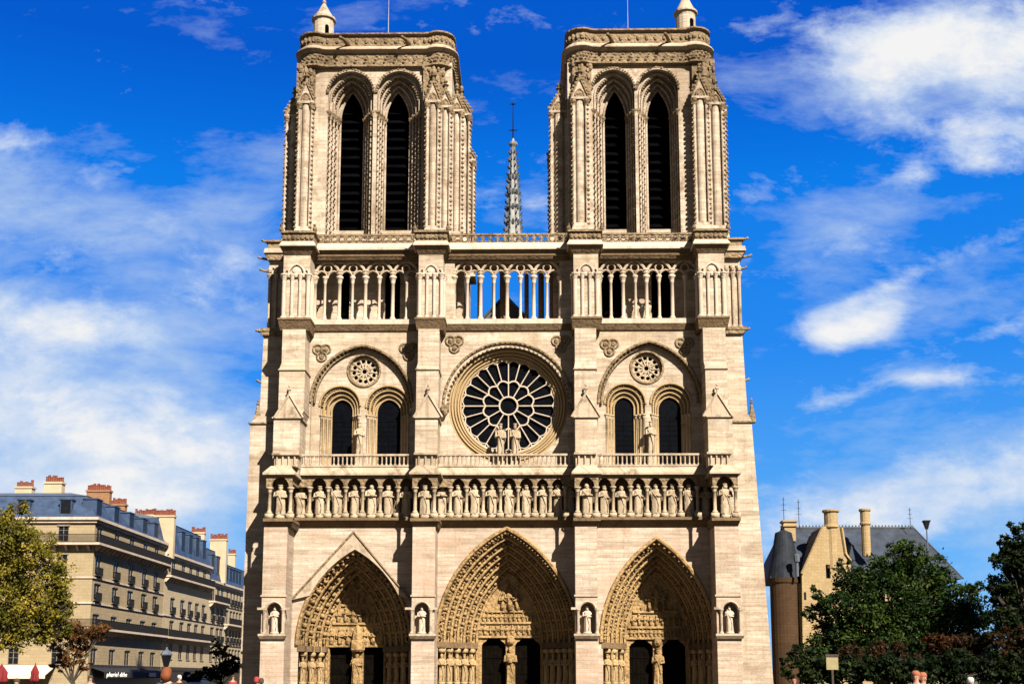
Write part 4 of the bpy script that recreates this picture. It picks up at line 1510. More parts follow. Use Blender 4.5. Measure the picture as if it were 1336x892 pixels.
mb.lathe(sx, YS, [(1.7 * mpp, zs(194)), (5.5 * mpp, zs(189.5)), (6 * mpp, zs(187)), (2 * mpp, zs(184.5)), (.8 * mpp, zs(180))], 10)
so = part(mb, 'spire', M['spire'])
mb = MB()
for k in range(8):
    a = math.pi / 8 + k * math.pi / 4
    for y_ in range(200, 326, 9):
        t = next(q for q in range(len(prof) - 1) if prof[q][1] >= y_ >= prof[q + 1][1])
        r_ = lerp(prof[t][0], prof[t + 1][0], (prof[t][1] - y_) / (prof[t][1] - prof[t + 1][1])) * mpp
        c_, s_ = math.cos(a), math.sin(a)
        mb.tube([(sx + r_ * c_, YS + r_ * s_, zs(y_) - .25), (sx + (r_ + .3) * c_, YS + (r_ + .3) * s_, zs(y_)), (sx + (r_ + .38) * c_, YS + (r_ + .38) * s_, zs(y_) + .2)], [.1, .09, .12], 5)
    mb.tube([(sx + r0 * mpp * math.cos(a), YS + r0 * mpp * math.sin(a), zs(y0)) for r0, y0 in prof], .12, 4)
for k in range(8):
    a = k * math.pi / 4
    for y_ in (312, 292, 272, 252, 232):
        t = next(q for q in range(len(prof) - 1) if prof[q][1] >= y_ >= prof[q + 1][1])
        r_ = lerp(prof[t][0], prof[t + 1][0], .5) * mpp * .93
        mb.ball((sx + r_ * math.cos(a), YS + r_ * math.sin(a), zs(y_)), (.22, .22, .5), 5, 4)
part(mb, 'spire_trim', M['lead'], so)
mb = MB()
mb.tube([(sx, YS, zs(188)), (sx, YS, zs(134))], [.13, .06], 5)
for y_, w_ in ((136, 4), (170, 6)):
    mb.tube([(sx - w_ * mpp, YS, zs(y_)), (sx + w_ * mpp, YS, zs(y_))], .09, 4)
    mb.ball((sx, YS, zs(y_)), .2, 6, 4)
part(mb, 'spire_cross', M['iron'], so)

# ================================================================== STATUES (each stands free on its ledge)
ORD = ['first', 'second', 'third', 'fourth', 'fifth', 'sixth', 'seventh', 'eighth', 'ninth', 'tenth', 'eleventh', 'twelfth', 'thirteenth', 'fourteenth', 'fifteenth',
       'sixteenth', 'seventeenth', 'eighteenth', 'nineteenth', 'twentieth', 'twenty-first', 'twenty-second', 'twenty-third', 'twenty-fourth', 'twenty-fifth', 'twenty-sixth', 'twenty-seventh']
kproto = []
for v in range(14):
    mb = MB()
    mb.lathe(0, 0, [(.42, 0), (.42, .22), (.36, .3), (.33, .36)], 8, math.pi / 8, 1, .8)
    figure(mb, 0, 0, .33, 2.46, v, 18, w=1.3)
    kproto.append(mb.mesh('king_statue', M['statue'], True))
allk = sorted([(q, YKB + .5, kz0, YKB) for q in kings] + [(q, YKF + .46, fz0, YKF) for q in kings_f])
POSE = {0: 'with hands folded to the chest', 1: 'holding a staff', 2: 'with crossed arms', 3: 'bareheaded with a book'}
for k, (q, y, z, pl_) in enumerate(allk):
    v = (k * 5 + k // 14) % 14
    o = bpy.data.objects.new('king_statue', kproto[v])
    col.objects.link(o)
    o.location = (X(q, pl_ + .5, 655), y, z)
    o.rotation_euler = (0, 0, R(rnd.uniform(-14, 14)))
    sc_ = rnd.uniform(.95, 1.03)
    o.scale = (sc_, sc_, sc_)
    spot = ', on the buttress' if q in kings_f else ''
    tag(o, f'robed stone king, {ORD[k]} from the left in the row above the portals', 'statue', 'stone kings standing in the long gallery')

names = ['robed stone figure in the niche of the outer buttress left of the gabled portal', 'robed stone figure in the niche between gabled and middle portals',
         'robed stone figure in the niche between middle portal and the one without gable', 'robed stone figure in the niche of the outer buttress nearest the slate-roofed house']
for i in range(4):
    mb = MB()
    figure(mb, 0, 0, 0.12, 2.05, i + 2, 18, w=1.0)
    mb.lathe(0, 0, [(.36, 0), (.34, .14)], 8)
    o = mb.build('niche_statue', M['pale'], None, True)
    o.location = (X(NICHE[i][0], YB, 800), YB + .42, Z(826, YB) + .002)
    tag(o, names[i], 'statue', 'figures in the buttress niches')
for k, q in enumerate((653, 672)):
    mb = MB()
    figure(mb, 0, 0, .1, 2.95, k * 4, 16, w=.8)
    mb.lathe(0, 0, [(.45, 0), (.42, .12)], 8)
    for s in (-1, 1):   # folded wings
        mb.prism([(s * .15, 2.4), (s * .32, 2.8), (s * .46, 2.5), (s * .42, 1.7), (s * .22, 1.2)], .18, .3)
    o = mb.build('angel_statue', M['statue'], None, True)
    zz = Z(606, YKB) - .35
    yy = .35
    o.location = (X(q, yy, 565), yy, Z(592, yy) - .5)
    tag(o, ('pale winged stone figure before the rose window, the left of the pair', 'pale winged stone figure before the rose window, the right of the pair')[k], 'statue', 'winged figures before the rose window')
    pd = MB()
    pd.box(o.location.x - .4, o.location.x + .4, yy - .3, yy + .3, zs0 - .1, o.location.z - .001)
    part(pd, 'plinth', M['trim'])
for s, lb in ((SIDE[0], 'weathered standing figure on the pier between twin lancets, side of the gabled portal'), (SIDE[1], 'weathered standing figure between twin lancets, side nearest the slate-roofed house')):
    mb = MB()
    figure(mb, 0, 0, 0, 2.9, 6, 14, w=.8)
    o = mb.build('pier_statue', M['statue'], None, True)
    o.location = (X(s['fig'], YM, 570), YM - .05, Z(590, YM) - .3)
    tag(o, lb, 'statue', 'figures beside the twin lancets')
    pd = MB()
    pd.box(o.location.x - .3, o.location.x + .3, YM - .35, YM + .45, zs0 - .1, o.location.z - .001)
    part(pd, 'plinth', M['trim'])
# ================================================================== SURROUNDINGS
M['paving'] = stone('parvis_paving', (0.2, 0.175, 0.14), (0.13, 0.11, 0.085), brick=(0.8, 0.5), grime=0.4)
M['asphalt'] = plain('asphalt', (0.05, 0.05, 0.052), 0.9, 0.25, 3.0)
M['earth'] = plain('dry_ground', (0.09, 0.08, 0.055), 0.95, 0.3, 0.4)
M['grass'] = plain('lawn', (0.045, 0.07, 0.02), 0.95, 0.35, 1.5)
M['plaster'] = stone('cream_facade_stone', (0.38, 0.305, 0.19), (0.26, 0.2, 0.13), brick=(1.1, 0.42), streak=0.15, vary=0.1, grime=0.4, bump=0.15)
M['plaster2'] = stone('pale_facade_stone', (0.50, 0.41, 0.27), (0.3, 0.24, 0.17), brick=(1.0, 0.4), streak=0.15, vary=0.08, grime=0.35, bump=0.15)
M['render'] = plain('cream_render', (0.46, 0.37, 0.25), 0.9, 0.12, 0.5)
M['slate'] = plain('blue_slate', (0.030, 0.055, 0.115), 0.65, 0.4, 0.9, spec=0.25, bump=0.15)
M['slate2'] = plain('grey_slate', (0.028, 0.038, 0.06), 0.7, 0.5, 0.7, spec=0.2, bump=0.2)
M['slate3'] = plain('shaded_slate', (0.014, 0.018, 0.027), 0.75, 0.5, 1.5, spec=0.15)  # darker copy of the grey slate, the turret roof's shade in its colour
M['zinc'] = plain('zinc', (0.12, 0.14, 0.17), 0.5, 0.2, 1.0, metal=0.3)
M['pot'] = plain('terracotta', (0.17, 0.045, 0.025), 0.85, 0.3, 3.0)
M['brickstack'] = stone('brick_stack', (0.36, 0.2, 0.11), (0.2, 0.12, 0.07), brick=(0.24, 0.09), streak=0.15, vary=0.25, grime=0.3)
M['pane'] = plain('window_pane', (0.008, 0.009, 0.012), 0.4, 0.4, 2.0, spec=0.12)
M['white'] = plain('white_paint', (0.62, 0.6, 0.56), 0.6, 0.12, 2.0)
M['tan'] = stone('tan_house_stone', (0.40, 0.30, 0.165), (0.24, 0.16, 0.08), brick=(0.7, 0.32), streak=0.15, vary=0.1, grime=0.35, bump=0.2)
M['frame'] = plain('weathered_window_frame', (0.20, 0.175, 0.14), 0.8, 0.3, 3.0)
M['turret_shade'] = stone('shaded_turret_stone', (0.07, 0.038, 0.018), (0.03, 0.018, 0.009), brick=(0.7, 0.32), streak=0.15, vary=0.15, grime=0.6)  # the stair tower's shade put into its stone colour
M['bark'] = plain('bark', (0.055, 0.042, 0.03), 0.95, 0.4, 4.0, bump=0.4)
M['leaf_y'] = leaf_mat('yellow_green_leaves', (0.075, 0.08, 0.01), (0.18, 0.155, 0.018), (0.33, 0.25, 0.03))
M['leaf_g'] = leaf_mat('dark_green_leaves', (0.007, 0.018, 0.004), (0.018, 0.040, 0.007), (0.055, 0.085, 0.014))
M['leaf_d'] = leaf_mat('deep_green_leaves', (0.005, 0.011, 0.003), (0.010, 0.02, 0.005), (0.026, 0.04, 0.009))
M['leaf_r'] = leaf_mat('russet_leaves', (0.010, 0.013, 0.004), (0.028, 0.017, 0.006), (0.07, 0.024, 0.009))
M['leaf_rust'] = leaf_mat('rust_leaves', (0.05, 0.03, 0.008), (0.13, 0.05, 0.014), (0.2, 0.11, 0.025))
M['canvas_w'] = plain('cream_canvas', (0.6, 0.55, 0.45), 0.85, 0.1, 1.0)
M['canvas_d'] = plain('black_canvas', (0.012, 0.012, 0.014), 0.85, 0.3, 1.0)
M['red'] = plain('red_canvas', (0.16, 0.007, 0.009), 0.8, 0.25, 2.0)
M['pink'] = plain('pink_paint', (0.7, 0.5, 0.5), 0.6, 0.1, 2.0)
M['shop'] = plain('dark_shopfront', (0.018, 0.015, 0.014), 0.5, 0.4, 1.0, spec=0.3)


def struct(mb, name, mat):
    return tag(mb.build(name, mat), kind='structure')


mb = MB()
mb.add([(-3000, -1500, -.02), (3000, -1500, -.02), (3000, 4000, -.02), (-3000, 4000, -.02)], [(0, 1, 2, 3)])
struct(mb, 'ground', M['earth'])
mb = MB()
mb.box(-30, 27, -140, 0, -.015, 0.0)
struct(mb, 'square', M['paving'])
mb = MB()
mb.box(-47, -30.3, -140, 230, -.016, -.012)
struct(mb, 'road', M['asphalt'])
mb = MB()
mb.box(-30.3, -30.001, -140, 230, -.015, .1)
mb.box(-47.3, -47.001, -140, 230, -.015, .1)
struct(mb, 'kerb', M['pale'])
mb = MB()
mb.box(-56, -47.302, -140, 230, -.015, .098)
struct(mb, 'pavement', M['paving'])
mb = MB()
mb.box(27.3, 120, -60, 120, -.015, .06)
struct(mb, 'lawn', M['grass'])


# ---------------------------------------------------------------- apartment buildings on the left
FX = X(118, 50, 800)         # the street frontage: plane x = FX
SIDEM = Matrix(((0, -1, 0, FX), (1, 0, 0, 0), (0, 0, 1, 0), (0, 0, 0, 1)))     # local x -> +Y, local y -> inwards (-X)


def Yof(px):
    """depth at which the street frontage x = FX crosses the picture column px"""
    a = X(px, 0, 800) - CX
    return (FX - CX) / (a / DIST) - DIST


def window(root, m, x, z0, z1, w, rail=0.0, shut=None):
    """recessed window with frame, pane and (optionally) an iron guard"""
    f = MB(); f.m = m
    t = .05
    y = .02
    for a, b, c, d in ((x - w / 2, x - w / 2 + t, z0, z1), (x + w / 2 - t, x + w / 2, z0, z1), (x - w / 2 + t, x + w / 2 - t, z1 - t, z1), (x - w / 2 + t, x + w / 2 - t, z0, z0 + t), (x - .03, x + .03, z0 + t, z1 - t)):
        f.box(a, b, y, y + .08, c, d)
    for q in (.4, .72):
        f.box(x - w / 2 + t, x + w / 2 - t, y + .01, y + .06, lerp(z0, z1, q), lerp(z0, z1, q) + .04)
    f.box(x - w / 2 - .14, x + w / 2 + .14, -.12, -.002, z1, z1 + .18)
    f.box(x - w / 2 - .12, x + w / 2 + .12, -.1, .15, z0 - .12, z0 - .001)
    fo = f.build('window', M['frame'], root)
    p = MB(); p.m = m
    p.box(x - w / 2 + .02, x + w / 2 - .02, y + .06, y + .1, z0 + .02, z1 - .02)
    p.build('pane', M['pane'], fo)
    if rail:
        g = MB(); g.m = m
        railing(g, x - w / 2 - .12, x + w / 2 + .12, -.32, z0 - .05, z0 + rail, .13)
        g.box(x - w / 2 - .15, x + w / 2 + .15, -.36, -.003, z0 - .2, z0 - .121)
        g.build('guard_rail', M['iron'], fo)


def railing(mbx, x0, x1, y, z0, z1, step=.12):
    mbx.box(x0, x1, y - .025, y + .025, z1 - .06, z1)
    mbx.box(x0, x1, y - .02, y + .02, z0 + .05, z0 + .09)
    k = int((x1 - x0) / step)
    for q in range(k + 1):
        xx = lerp(x0, x1, q / max(1, k))
        mbx.box(xx - .018, xx + .018, y - .018, y + .018, z0, z1 - .03)


def chimney(root, x0, x1, y0, y1, z0, z1, npot, mat='render'):
    c = MB()
    c.box(x0, x1, y0, y1, z0, z1 - .25)
    c.box(x0 - .12, x1 + .12, y0 - .12, y1 + .12, z1 - .25, z1)
    co = c.build('chimney', M[mat], root)
    p = MB()
    for q in range(npot):
        t = (q + .5) / npot
        xx, yy = (lerp(x0, x1, t), (y0 + y1) / 2) if x1 - x0 > y1 - y0 else ((x0 + x1) / 2, lerp(y0, y1, t))
        h = rnd.uniform(.55, 1.0)
        p.lathe(xx, yy, [(.2, z1), (.16, z1 + h * .8), (.2, z1 + h * .85), (.18, z1 + h)], 7)
    p.build('chimney_pots', M['pot'], co)


def dormer(root, m, x, z0, z1, w, y):
    f = MB(); f.m = m
    f.box(x - w / 2, x + w / 2, y, y + 1.8, z0, z1)
    f.box(x - w / 2 - .12, x + w / 2 + .12, y - .12, y + 1.8, z1, z1 + .14)
    fo = f.build('dormer', M['slate'], root)
    p = MB(); p.m = m
    p.box(x - w / 2 + .14, x + w / 2 - .14, y - .03, y - .002, z0 + .15, z1 - .12)
    p.build('pane', M['pane'], fo)


def apartment(label, Y0, Y1, zl, cols, depth, inset, roof_h, mat, front=None, balc=(), guard=(), shop=3.4, rmat='slate', wwin=1.9):
    """block whose long face is the street frontage x = FX from Y0 to Y1; zl = list of (sill, head) of each storey"""
    root = empty('apartment_building', (FX - depth / 2, (Y0 + Y1) / 2, 0))
    tag(root, label, 'apartment block', 'apartment blocks along the street')

    eave = zl[-1][1] + .75
    base = Matrix.Translation((-root.location.x, -root.location.y, 0))
    ms = base @ SIDEM
    w = MB(); w.m = ms
    hl = []
    for k, (a, b) in enumerate(zl):
        for y in cols:
            hl.append(rect(y - wwin / 2, y + wwin / 2, a, b))
    w.prism(rect(Y0 + .01, Y1 - .01, 0, eave), 0, .4, hl)
    w.m = base
    w.box(FX - depth, FX - .402, Y0 + .6, Y1 - .01, 0, eave - .01)
    if front:
        hl = [rect(x - 1.3 / 2, x + 1.3 / 2, a, b) for (a, b) in zl for x in front]
        w.prism(rect(FX - depth, FX - .002, 0, eave), Y0, Y0 + .4, hl)
    else:
        w.box(FX - depth, FX - .402, Y0, Y0 + .598, 0, eave)
    w.build('wall', M[mat], root)
    for k, (a, b) in enumerate(zl):
        for y in cols:
            window(root, ms, y, a, b, wwin, .9 if k in guard else 0)
        for x in front or ():
            window(root, base @ Matrix.Translation((0, Y0, 0)), x, a, b, 1.3, .9 if k in guard else 0)
    # cornice, string courses, corner pilasters
    c = MB(); c.m = base
    for z, o, h in [(eave, .55, .35), (eave - .35, .3, .35)] + [(zl[k][0] - .55, .16, .2) for k in range(1, len(zl))]:
        c.box(FX + .003, FX + o, Y0 - (o if front else -.02), Y1 - .02, z, z + h)
        if front:
            c.box(FX - depth, FX + .001, Y0 - o, Y0 - .003, z, z + h)
    c.build('cornice', M['pale'], root)
    for k in balc:
        z = zl[k][0] - .2
        s = MB(); s.m = base
        s.box(FX + .004, FX + 1.05, Y0 - (1.05 if front else -.1), Y1 - .1, z - .28, z)
        if front:
            s.box(FX - depth, FX + .002, Y0 - 1.05, Y0 - .004, z - .28, z)
        n = int((Y1 - Y0) / 1.4)
        for q in range(n):
            y = lerp(Y0 + .4, Y1 - .4, q / max(1, n - 1))
            s.taper((FX + .005, FX + .25, y - .14, y + .14), (FX + .005, FX + .9, y - .14, y + .14), z - .95, z - .281)
        if front:
            for q in range(int(depth / 1.4)):
                x = FX - .5 - q * 1.4
                s.taper((x - .14, x + .14, Y0 - .25, Y0 - .005), (x - .14, x + .14, Y0 - .9, Y0 - .005), z - .95, z - .281)
        so = s.build('balcony', M['pale'], root)
        g = MB(); g.m = ms
        railing(g, Y0 - (1.0 if front else -.1), Y1 - .15, -1.0, z, z + 1.05, .1)
        if front:
            g.m = base
            railing(g, FX - depth, FX + 1.0, Y0 - 1.0, z, z + 1.05, .1)
        g.build('guard_rail', M['iron'], so)
    # mansard roof
    ro = MB(); ro.m = base
    z0 = eave + .35
    o = .12
    ro.taper((FX - depth, FX + o, Y0 - o, Y1 - .005), (FX - depth + inset, FX - inset, Y0 + (inset if front else .02), Y1 - .015), z0, z0 + roof_h)
    roo = ro.build('roof', M[rmat], root)
    tp = MB(); tp.m = base
    tp.taper((FX - depth + inset - .1, FX - inset + .12, Y0 + (inset - .12 if front else 0), Y1 - .02), (FX - depth + inset + 3, FX - inset - 3, Y0 + (inset + 2.5 if front else .1), Y1 - .05), z0 + roof_h + .002, z0 + roof_h + .75)
    tp.build('roof_top', M['zinc'], root)
    sl = inset / roof_h
    for k, y in enumerate(cols):
        dormer(root, ms, y, z0 + .25, z0 + roof_h * .8, 1.9, .2)
    for x in front or ():
        dormer(root, base @ Matrix.Translation((0, Y0, 0)), x, z0 + .35, z0 + roof_h * .75, 1.5, .25)
    # shopfronts
    s = MB(); s.m = ms
    s.box(Y0 + .8, Y1 - .8, -.12, -.004, .1, shop - .5)
    s.box(Y0 + .5, Y1 - .5, -.25, -.004, shop - .5, shop)
    s.build('shopfront', M['shop'], root)
    return root, z0, base


zA = lambda py: Z(py, 50, 118)
YA0, YA1 = 50.0, Yof(212)
levA = [(zA(866), zA(845)), (zA(816), zA(800)), (zA(781), zA(760)), (zA(748), zA(723)), (zA(706), zA(686))]
colsA = [Yof(q) for q in (124.5, 148, 168, 186, 201)]
frontA = [X(q, 50, 780) for q in (78, 22)] + [X(-34, 50, 780)]
rA, zr, bA = apartment('cream corner apartment block with blue slate mansard roof behind the yellow-green tree', YA0, YA1, levA, colsA, 26, 1.9, zA(643) - zA(677) - .3, 'plaster', frontA, (1, 4), (2, 3))
def chim(root, base, px0, px1, py0, Y, Yd, npot, z0, mat='render'):
    x0, x1 = X(px0, Y, 660), X(px1, Y, 660)
    lx, ly = root.location.x, root.location.y
    chimney(root, x0 - lx, x1 - lx, Y - ly, Y + Yd - ly, z0, Z(py0, Y, 118), npot, mat)
chim(rA, bA, 56, 79, 628, 60, 1.2, 8, zr + 3)
chim(rA, bA, 18, 40, 634, 62, 1.2, 6, zr + 3)
chim(rA, bA, 112, 142, 639, 63, 1.0, 12, zr + 3, 'brickstack')
chim(rA, bA, 144, 163, 657, 70, 1.0, 9, zr + 3, 'brickstack')
chim(rA, bA, 176, 203, 671, 80.6, .8, 10, zr, 'render')

YB0, YB1 = YA1 + .02, Yof(272)
zBf = lambda py, px: Z(py, Yof(px), px)
levB = [(5.0, 6.9), (zBf(811, 240), zBf(795, 240)), (zBf(782, 232), zBf(768, 232)), (zBf(752, 236), zBf(733, 236))]
levB = [(4.6, 6.8), (8.0, 10.2), (11.4, 13.6), (zBf(755, 238), zBf(737, 238))]
colsB = [Yof(q) for q in (224, 237, 247, 256, 265)]
rB, zr, bB = apartment('narrow-fronted apartment block with a long balcony, second along the street', YB0, YB1, levB, colsB, 16, 1.3, 5.0, 'plaster2', None, (1, 3), (2,))
chim(rB, bB, 202, 228, 672, YB0 + .3, .9, 14, zr - 1)
chim(rB, bB, 251, 268, 694, YB1 - 2, .9, 10, zr)
YC0, YC1 = YB1 + .02, Yof(292)
levC = [(4.6, 6.8), (8.0, 10.2), (11.4, 13.6), (14.8, 17.0)]
colsC = [Yof(q) for q in (277, 284, 289)]
rC, zr, bC = apartment('pale apartment block with a single tall blue roof, third along the street', YC0, YC1, levC, colsC, 16, 1.2, 5.5, 'plaster2', None, (3,), (1, 2))
chim(rC, bC, 276, 297, 703, YC1 - 3, .9, 12, zr)
YD0, YD1 = YC1 + .02, Yof(325)
colsD = [Yof(q) for q in (296, 301, 305, 309, 313)]
rD, zr, bD = apartment('pale apartment block at the far end of the street, next to the cathedral flank', YD0, YD1, levC, colsD, 18, 1.2, 4.0, 'plaster2', None, (2,), (1, 3), wwin=1.4)
chim(rD, bD, 300, 309, 722, YD0 + 12, .9, 5, zr)
# street end
mb = MB()
root = empty('apartment_building', (-38, YD1 + 12, 0))
tag(root, 'low dark-roofed block closing the street behind its trees', 'apartment block', 'apartment blocks along the street')
mb.box(-14, 20, 0, 10, 0, 13)
mb.build('wall', M['plaster'], root)
mb = MB()
mb.taper((-14.3, 20.3, -.3, 10.3), (-12, 18, 2, 8), 13.003, 17)
mb.build('roof', M['slate'], root)
for q in range(9):
    for z in (4, 7.2, 10):
        window(root, Matrix.Identity(4) @ Matrix.Translation((0, -.24, 0)), -12 + q * 3.6, z, z + 1.9, 1.2)

# awnings, sign and shop lettering
mb = MB()
x0, x1 = X(-20, 47.5, 875), X(63, 47.5, 875)
za, zb = Z(880, 47.2, 60), Z(867, 49, 60)
mb.add([(x0, 46.6, za), (x1, 46.6, za), (x1, 49.9, zb), (x0, 49.9, zb), (x0, 46.6, za - .06), (x1, 46.6, za - .06), (x1, 49.9, zb - .08), (x0, 49.9, zb - .08)],
       [(0, 1, 2, 3), (4, 7, 6, 5), (0, 4, 5, 1), (2, 6, 7, 3), (1, 5, 6, 2), (3, 7, 4, 0)])
aw = mb.build('awning', M['canvas_w'])
tag(aw, 'cream canvas cafe awning at the foot of the corner block', 'awning')
mb = MB()
mb.box(x0, x1, 46.55, 46.598, za - .42, za - .062)
v_ = mb.build('valance', M['canvas_w'], aw)
mb = MB()
for q in range(4):
    xx = lerp(x0 + .3, x1 - .3, q / 3)
    mb.tube([(xx, 46.7, za - .1), (xx, 49.8, zb - 1.2)], .03, 5)
mb.build('awning_arm', M['iron'], aw)
mb = MB()
ya, yb = YA0 + .8, YA1 - 1
zt_ = Z(870, Yof(150), 150)
mb.add([(FX + 1.8, ya, zt_ - .6), (FX + 1.8, yb, zt_ - .6), (FX + .1, yb, zt_), (FX + .1, ya, zt_), (FX + 1.8, ya, zt_ - .66), (FX + 1.8, yb, zt_ - .66), (FX + .1, yb, zt_ - .08), (FX + .1, ya, zt_ - .08)],
       [(0, 1, 2, 3), (4, 7, 6, 5), (0, 4, 5, 1), (2, 6, 7, 3), (1, 5, 6, 2), (3, 7, 4, 0)])
aw = mb.build('awning', M['canvas_d'])
tag(aw, 'long black shop awning with pale cursive lettering on its valance', 'awning')
mb = MB()
mb.box(FX + 1.801, FX + 1.84, ya, yb, zt_ - 1.35, zt_ - .601)
v_ = mb.build('valance', M['canvas_d'], aw)
fc = bpy.data.curves.new('lettering', 'FONT')
fc.body = 'phariel dthe'
fc.size = 1.5
fc.extrude = .01
fc.shear = .25
fc.space_character = 1.1
tmp = bpy.data.objects.new('lettering_outline', fc)
col.objects.link(tmp)
bpy.context.view_layer.update()
fo = bpy.data.objects.new('lettering', bpy.data.meshes.new_from_object(tmp.evaluated_get(bpy.context.evaluated_depsgraph_get())))
bpy.data.objects.remove(tmp)
col.objects.link(fo)
fc.materials.append(M['pink'])
fo.rotation_euler = (R(90), 0, R(90))
fo.location = (FX + 1.86, Yof(129) - 1.5, zt_ - 1.2)
fo.scale = (.95, .55, 1)
fo.parent = aw
mb = MB()
ys_ = Yof(184)
mb.box(FX + 1.9, FX + 2.02, ys_ - 1.5, ys_ + 1.5, Z(882, ys_, 182), Z(877, ys_, 182))
so = mb.build('sign_panel', M['pink'])
tag(so, 'small pale pink shop sign hanging beside the black awning', 'sign')
mb = MB()
mb.box(FX + .1, FX + 1.9, ys_ - .04, ys_ + .04, Z(879, ys_, 182), Z(879, ys_, 182) + .08)
mb.build('bracket', M['iron'], so)


def parasol(px, Y, ztop, w, label):
    x = X(px, Y, 880)
    root = empty('parasol', (x, Y, 0))
    tag(root, label, 'parasol', 'closed red parasols by the cafe')
    m_ = MB()
    m_.cyl(0, 0, .04, 0, ztop + .15, 8)
    m_.cyl(0, 0, .32, 0, .09, 12)
    m_.build('pole', M['iron'], root)
    m_ = MB()
    rings = []
    for t, r_ in ((0, .55), (.12, .62), (.35, .5), (.55, .55), (.8, .3), (1, .06)):
        rings.append([(w * r_ * (1 + .22 * math.cos(5 * a)) * math.cos(a), w * r_ * (1 + .22 * math.cos(5 * a)) * math.sin(a), lerp(ztop - 1.9, ztop, t)) for a in [2 * math.pi * k / 20 for k in range(20)]])
    m_.loft(rings)
    m_.build('canopy', M['red'], root, True)


parasol(45.5, 36, Z(866, 36, 45), .7, 'closed dark red parasol in front of the cream awning')
parasol(1.5, 33, Z(866.5, 33, 2), 1.1, 'closed red parasol at the far end of the cream awning, fuller than the other')

# ---------------------------------------------------------------- the slate-roofed house on the right
YH = 31.0
hx = lambda px, py=760, Y=YH: X(px, Y, py)
hz = lambda py, Y=YH, px=1100: Z(py, Y, px)
house = empty('stone_house', (hx(1120), YH, 0))
tag(house, 'tan stone house with steep slate roof, round stair tower and tall chimneys', 'house')
hinv = Matrix.Translation((-house.location.x, -house.location.y, 0))


def hpart(mbx, name, mat, parent=None, smooth=False):
    o = mbx.build(name, M[mat], None, smooth)
    o.parent = parent or house
    if parent is None:
        o.matrix_parent_inverse = Matrix.Translation((-house.location.x, -house.location.y, 0))
    return o


zev = hz(752)
mb = MB()
mb.box(hx(1035), hx(1235), YH + 1.5, YH + 11, 0, zev)
w0 = hpart(mb, 'wall', 'tan')
zrd = hz(687, YH + 5)
mb = MB()
xa, xb = hx(1003, 757, YH + 2), hx(1252, 752, YH + 2)
ra, rb = hx(1020, 690, YH + 6), hx(1193, 690, YH + 6)
ze = zev - .15
V = [(xa, YH + .9, ze), (xb, YH + .9, ze), (xb, YH + 11.6, ze), (xa, YH + 11.6, ze), (ra, YH + 6.2, zrd), (rb, YH + 6.2, zrd)]
mb.add(V, [(0, 1, 5, 4), (1, 2, 5), (2, 3, 4, 5), (3, 0, 4), (0, 3, 2, 1)])
rf = hpart(mb, 'roof', 'slate2')
mb = MB()
mb.tube([V[4], V[5]], .16, 6)
for a, b in ((0, 4), (1, 5)):
    mb.tube([V[a], V[b]], .09, 5)
k = 40
for q in range(k):
    p = Vector(V[4]).lerp(Vector(V[5]), (q + .5) / k)
    mb.ball((p.x, p.y, p.z + .22), (.1, .06, .16), 5, 4)
hpart(mb, 'roof_ridge', 'lead', rf)
# gable wall carrying a chimney
gy = YH - .2
mb = MB()
G = [(hx(1043, 760, gy), 0), (hx(1110, 760, gy), 0), (hx(1110, 735, gy), hz(732, gy)), (hx(1103, 718, gy), hz(722, gy)), (hx(1098, 690, gy), hz(688, gy)), (hx(1074, 690, gy), hz(686, gy)), (hx(1046, 745, gy), hz(748, gy))]
xs_ = (hx(1077.5, 745, gy), hx(1083.5, 745, gy))
mb.prism(G, gy, gy + .7, [rect(xs_[0], xs_[1], hz(754, gy), hz(736, gy))])
mb.box(hx(1043, 760, gy) + .02, hx(1110, 760, gy) - .02, gy + .702, YH + 1.6, 0, hz(760, gy))
mb.prism([(a + (.03 if a < hx(1070, 760, gy) else -.03), b - .05) for a, b in G[2:]], gy + .703, YH + 5)
go = hpart(mb, 'gable_wall', 'tan')
mb = MB()
for a, b in ((G[6], G[5]), (G[3], G[4]), (G[2], G[3])):
    mb.tube([(a[0], gy - .05, a[1]), (b[0], gy - .05, b[1])], .16, 5)
hpart(mb, 'gable_coping', 'tan', go)
mb = MB()
mb.box(xs_[0], xs_[1], gy + .5, gy + .55, hz(754, gy), hz(736, gy))
hpart(mb, 'window', 'pane', go)
mb = MB()
wx_ = (hx(1052, 780, gy), hx(1056, 780, gy))
mb.box(hx(1049, 780, gy), hx(1052, 780, gy), gy - .02, gy - .002, hz(782, gy), hz(772, gy))
hpart(mb, 'window', 'pane', go)


def stack(px, w, pyb, pyt, Y, pots=True, sq=False):
    m_ = MB()
    x = X(px, Y, pyt)
    r = w / 2 / FPX * (Y + DIST)
    zb_, zt_ = Z(pyb, Y, px), Z(pyt, Y, px)
    h = zt_ - zb_
    n, a0 = (4, math.pi / 4) if sq else (14, 0)
    f = 1.25 if sq else 1
    cap = min(2.0, h * .35)
    m_.lathe(x, Y + r, [(r * .82 * f, zb_), (r * .82 * f, zt_ - cap), (r * 1.05 * f, zt_ - cap + .12), (r * 1.05 * f, zt_ - cap + .3), (r * .9 * f, zt_ - cap + .4), (r * .9 * f, zt_ - .3), (r * 1.12 * f, zt_ - .18), (r * 1.12 * f, zt_)], n, a0)
    return hpart(m_, 'chimney', 'tan')


stack(1086, 20, 740, 664, gy - .3)
stack(1130, 14, 725, 663, YH + 1.2)
stack(1031, 20, 705, 678, YH + 4, sq=True)
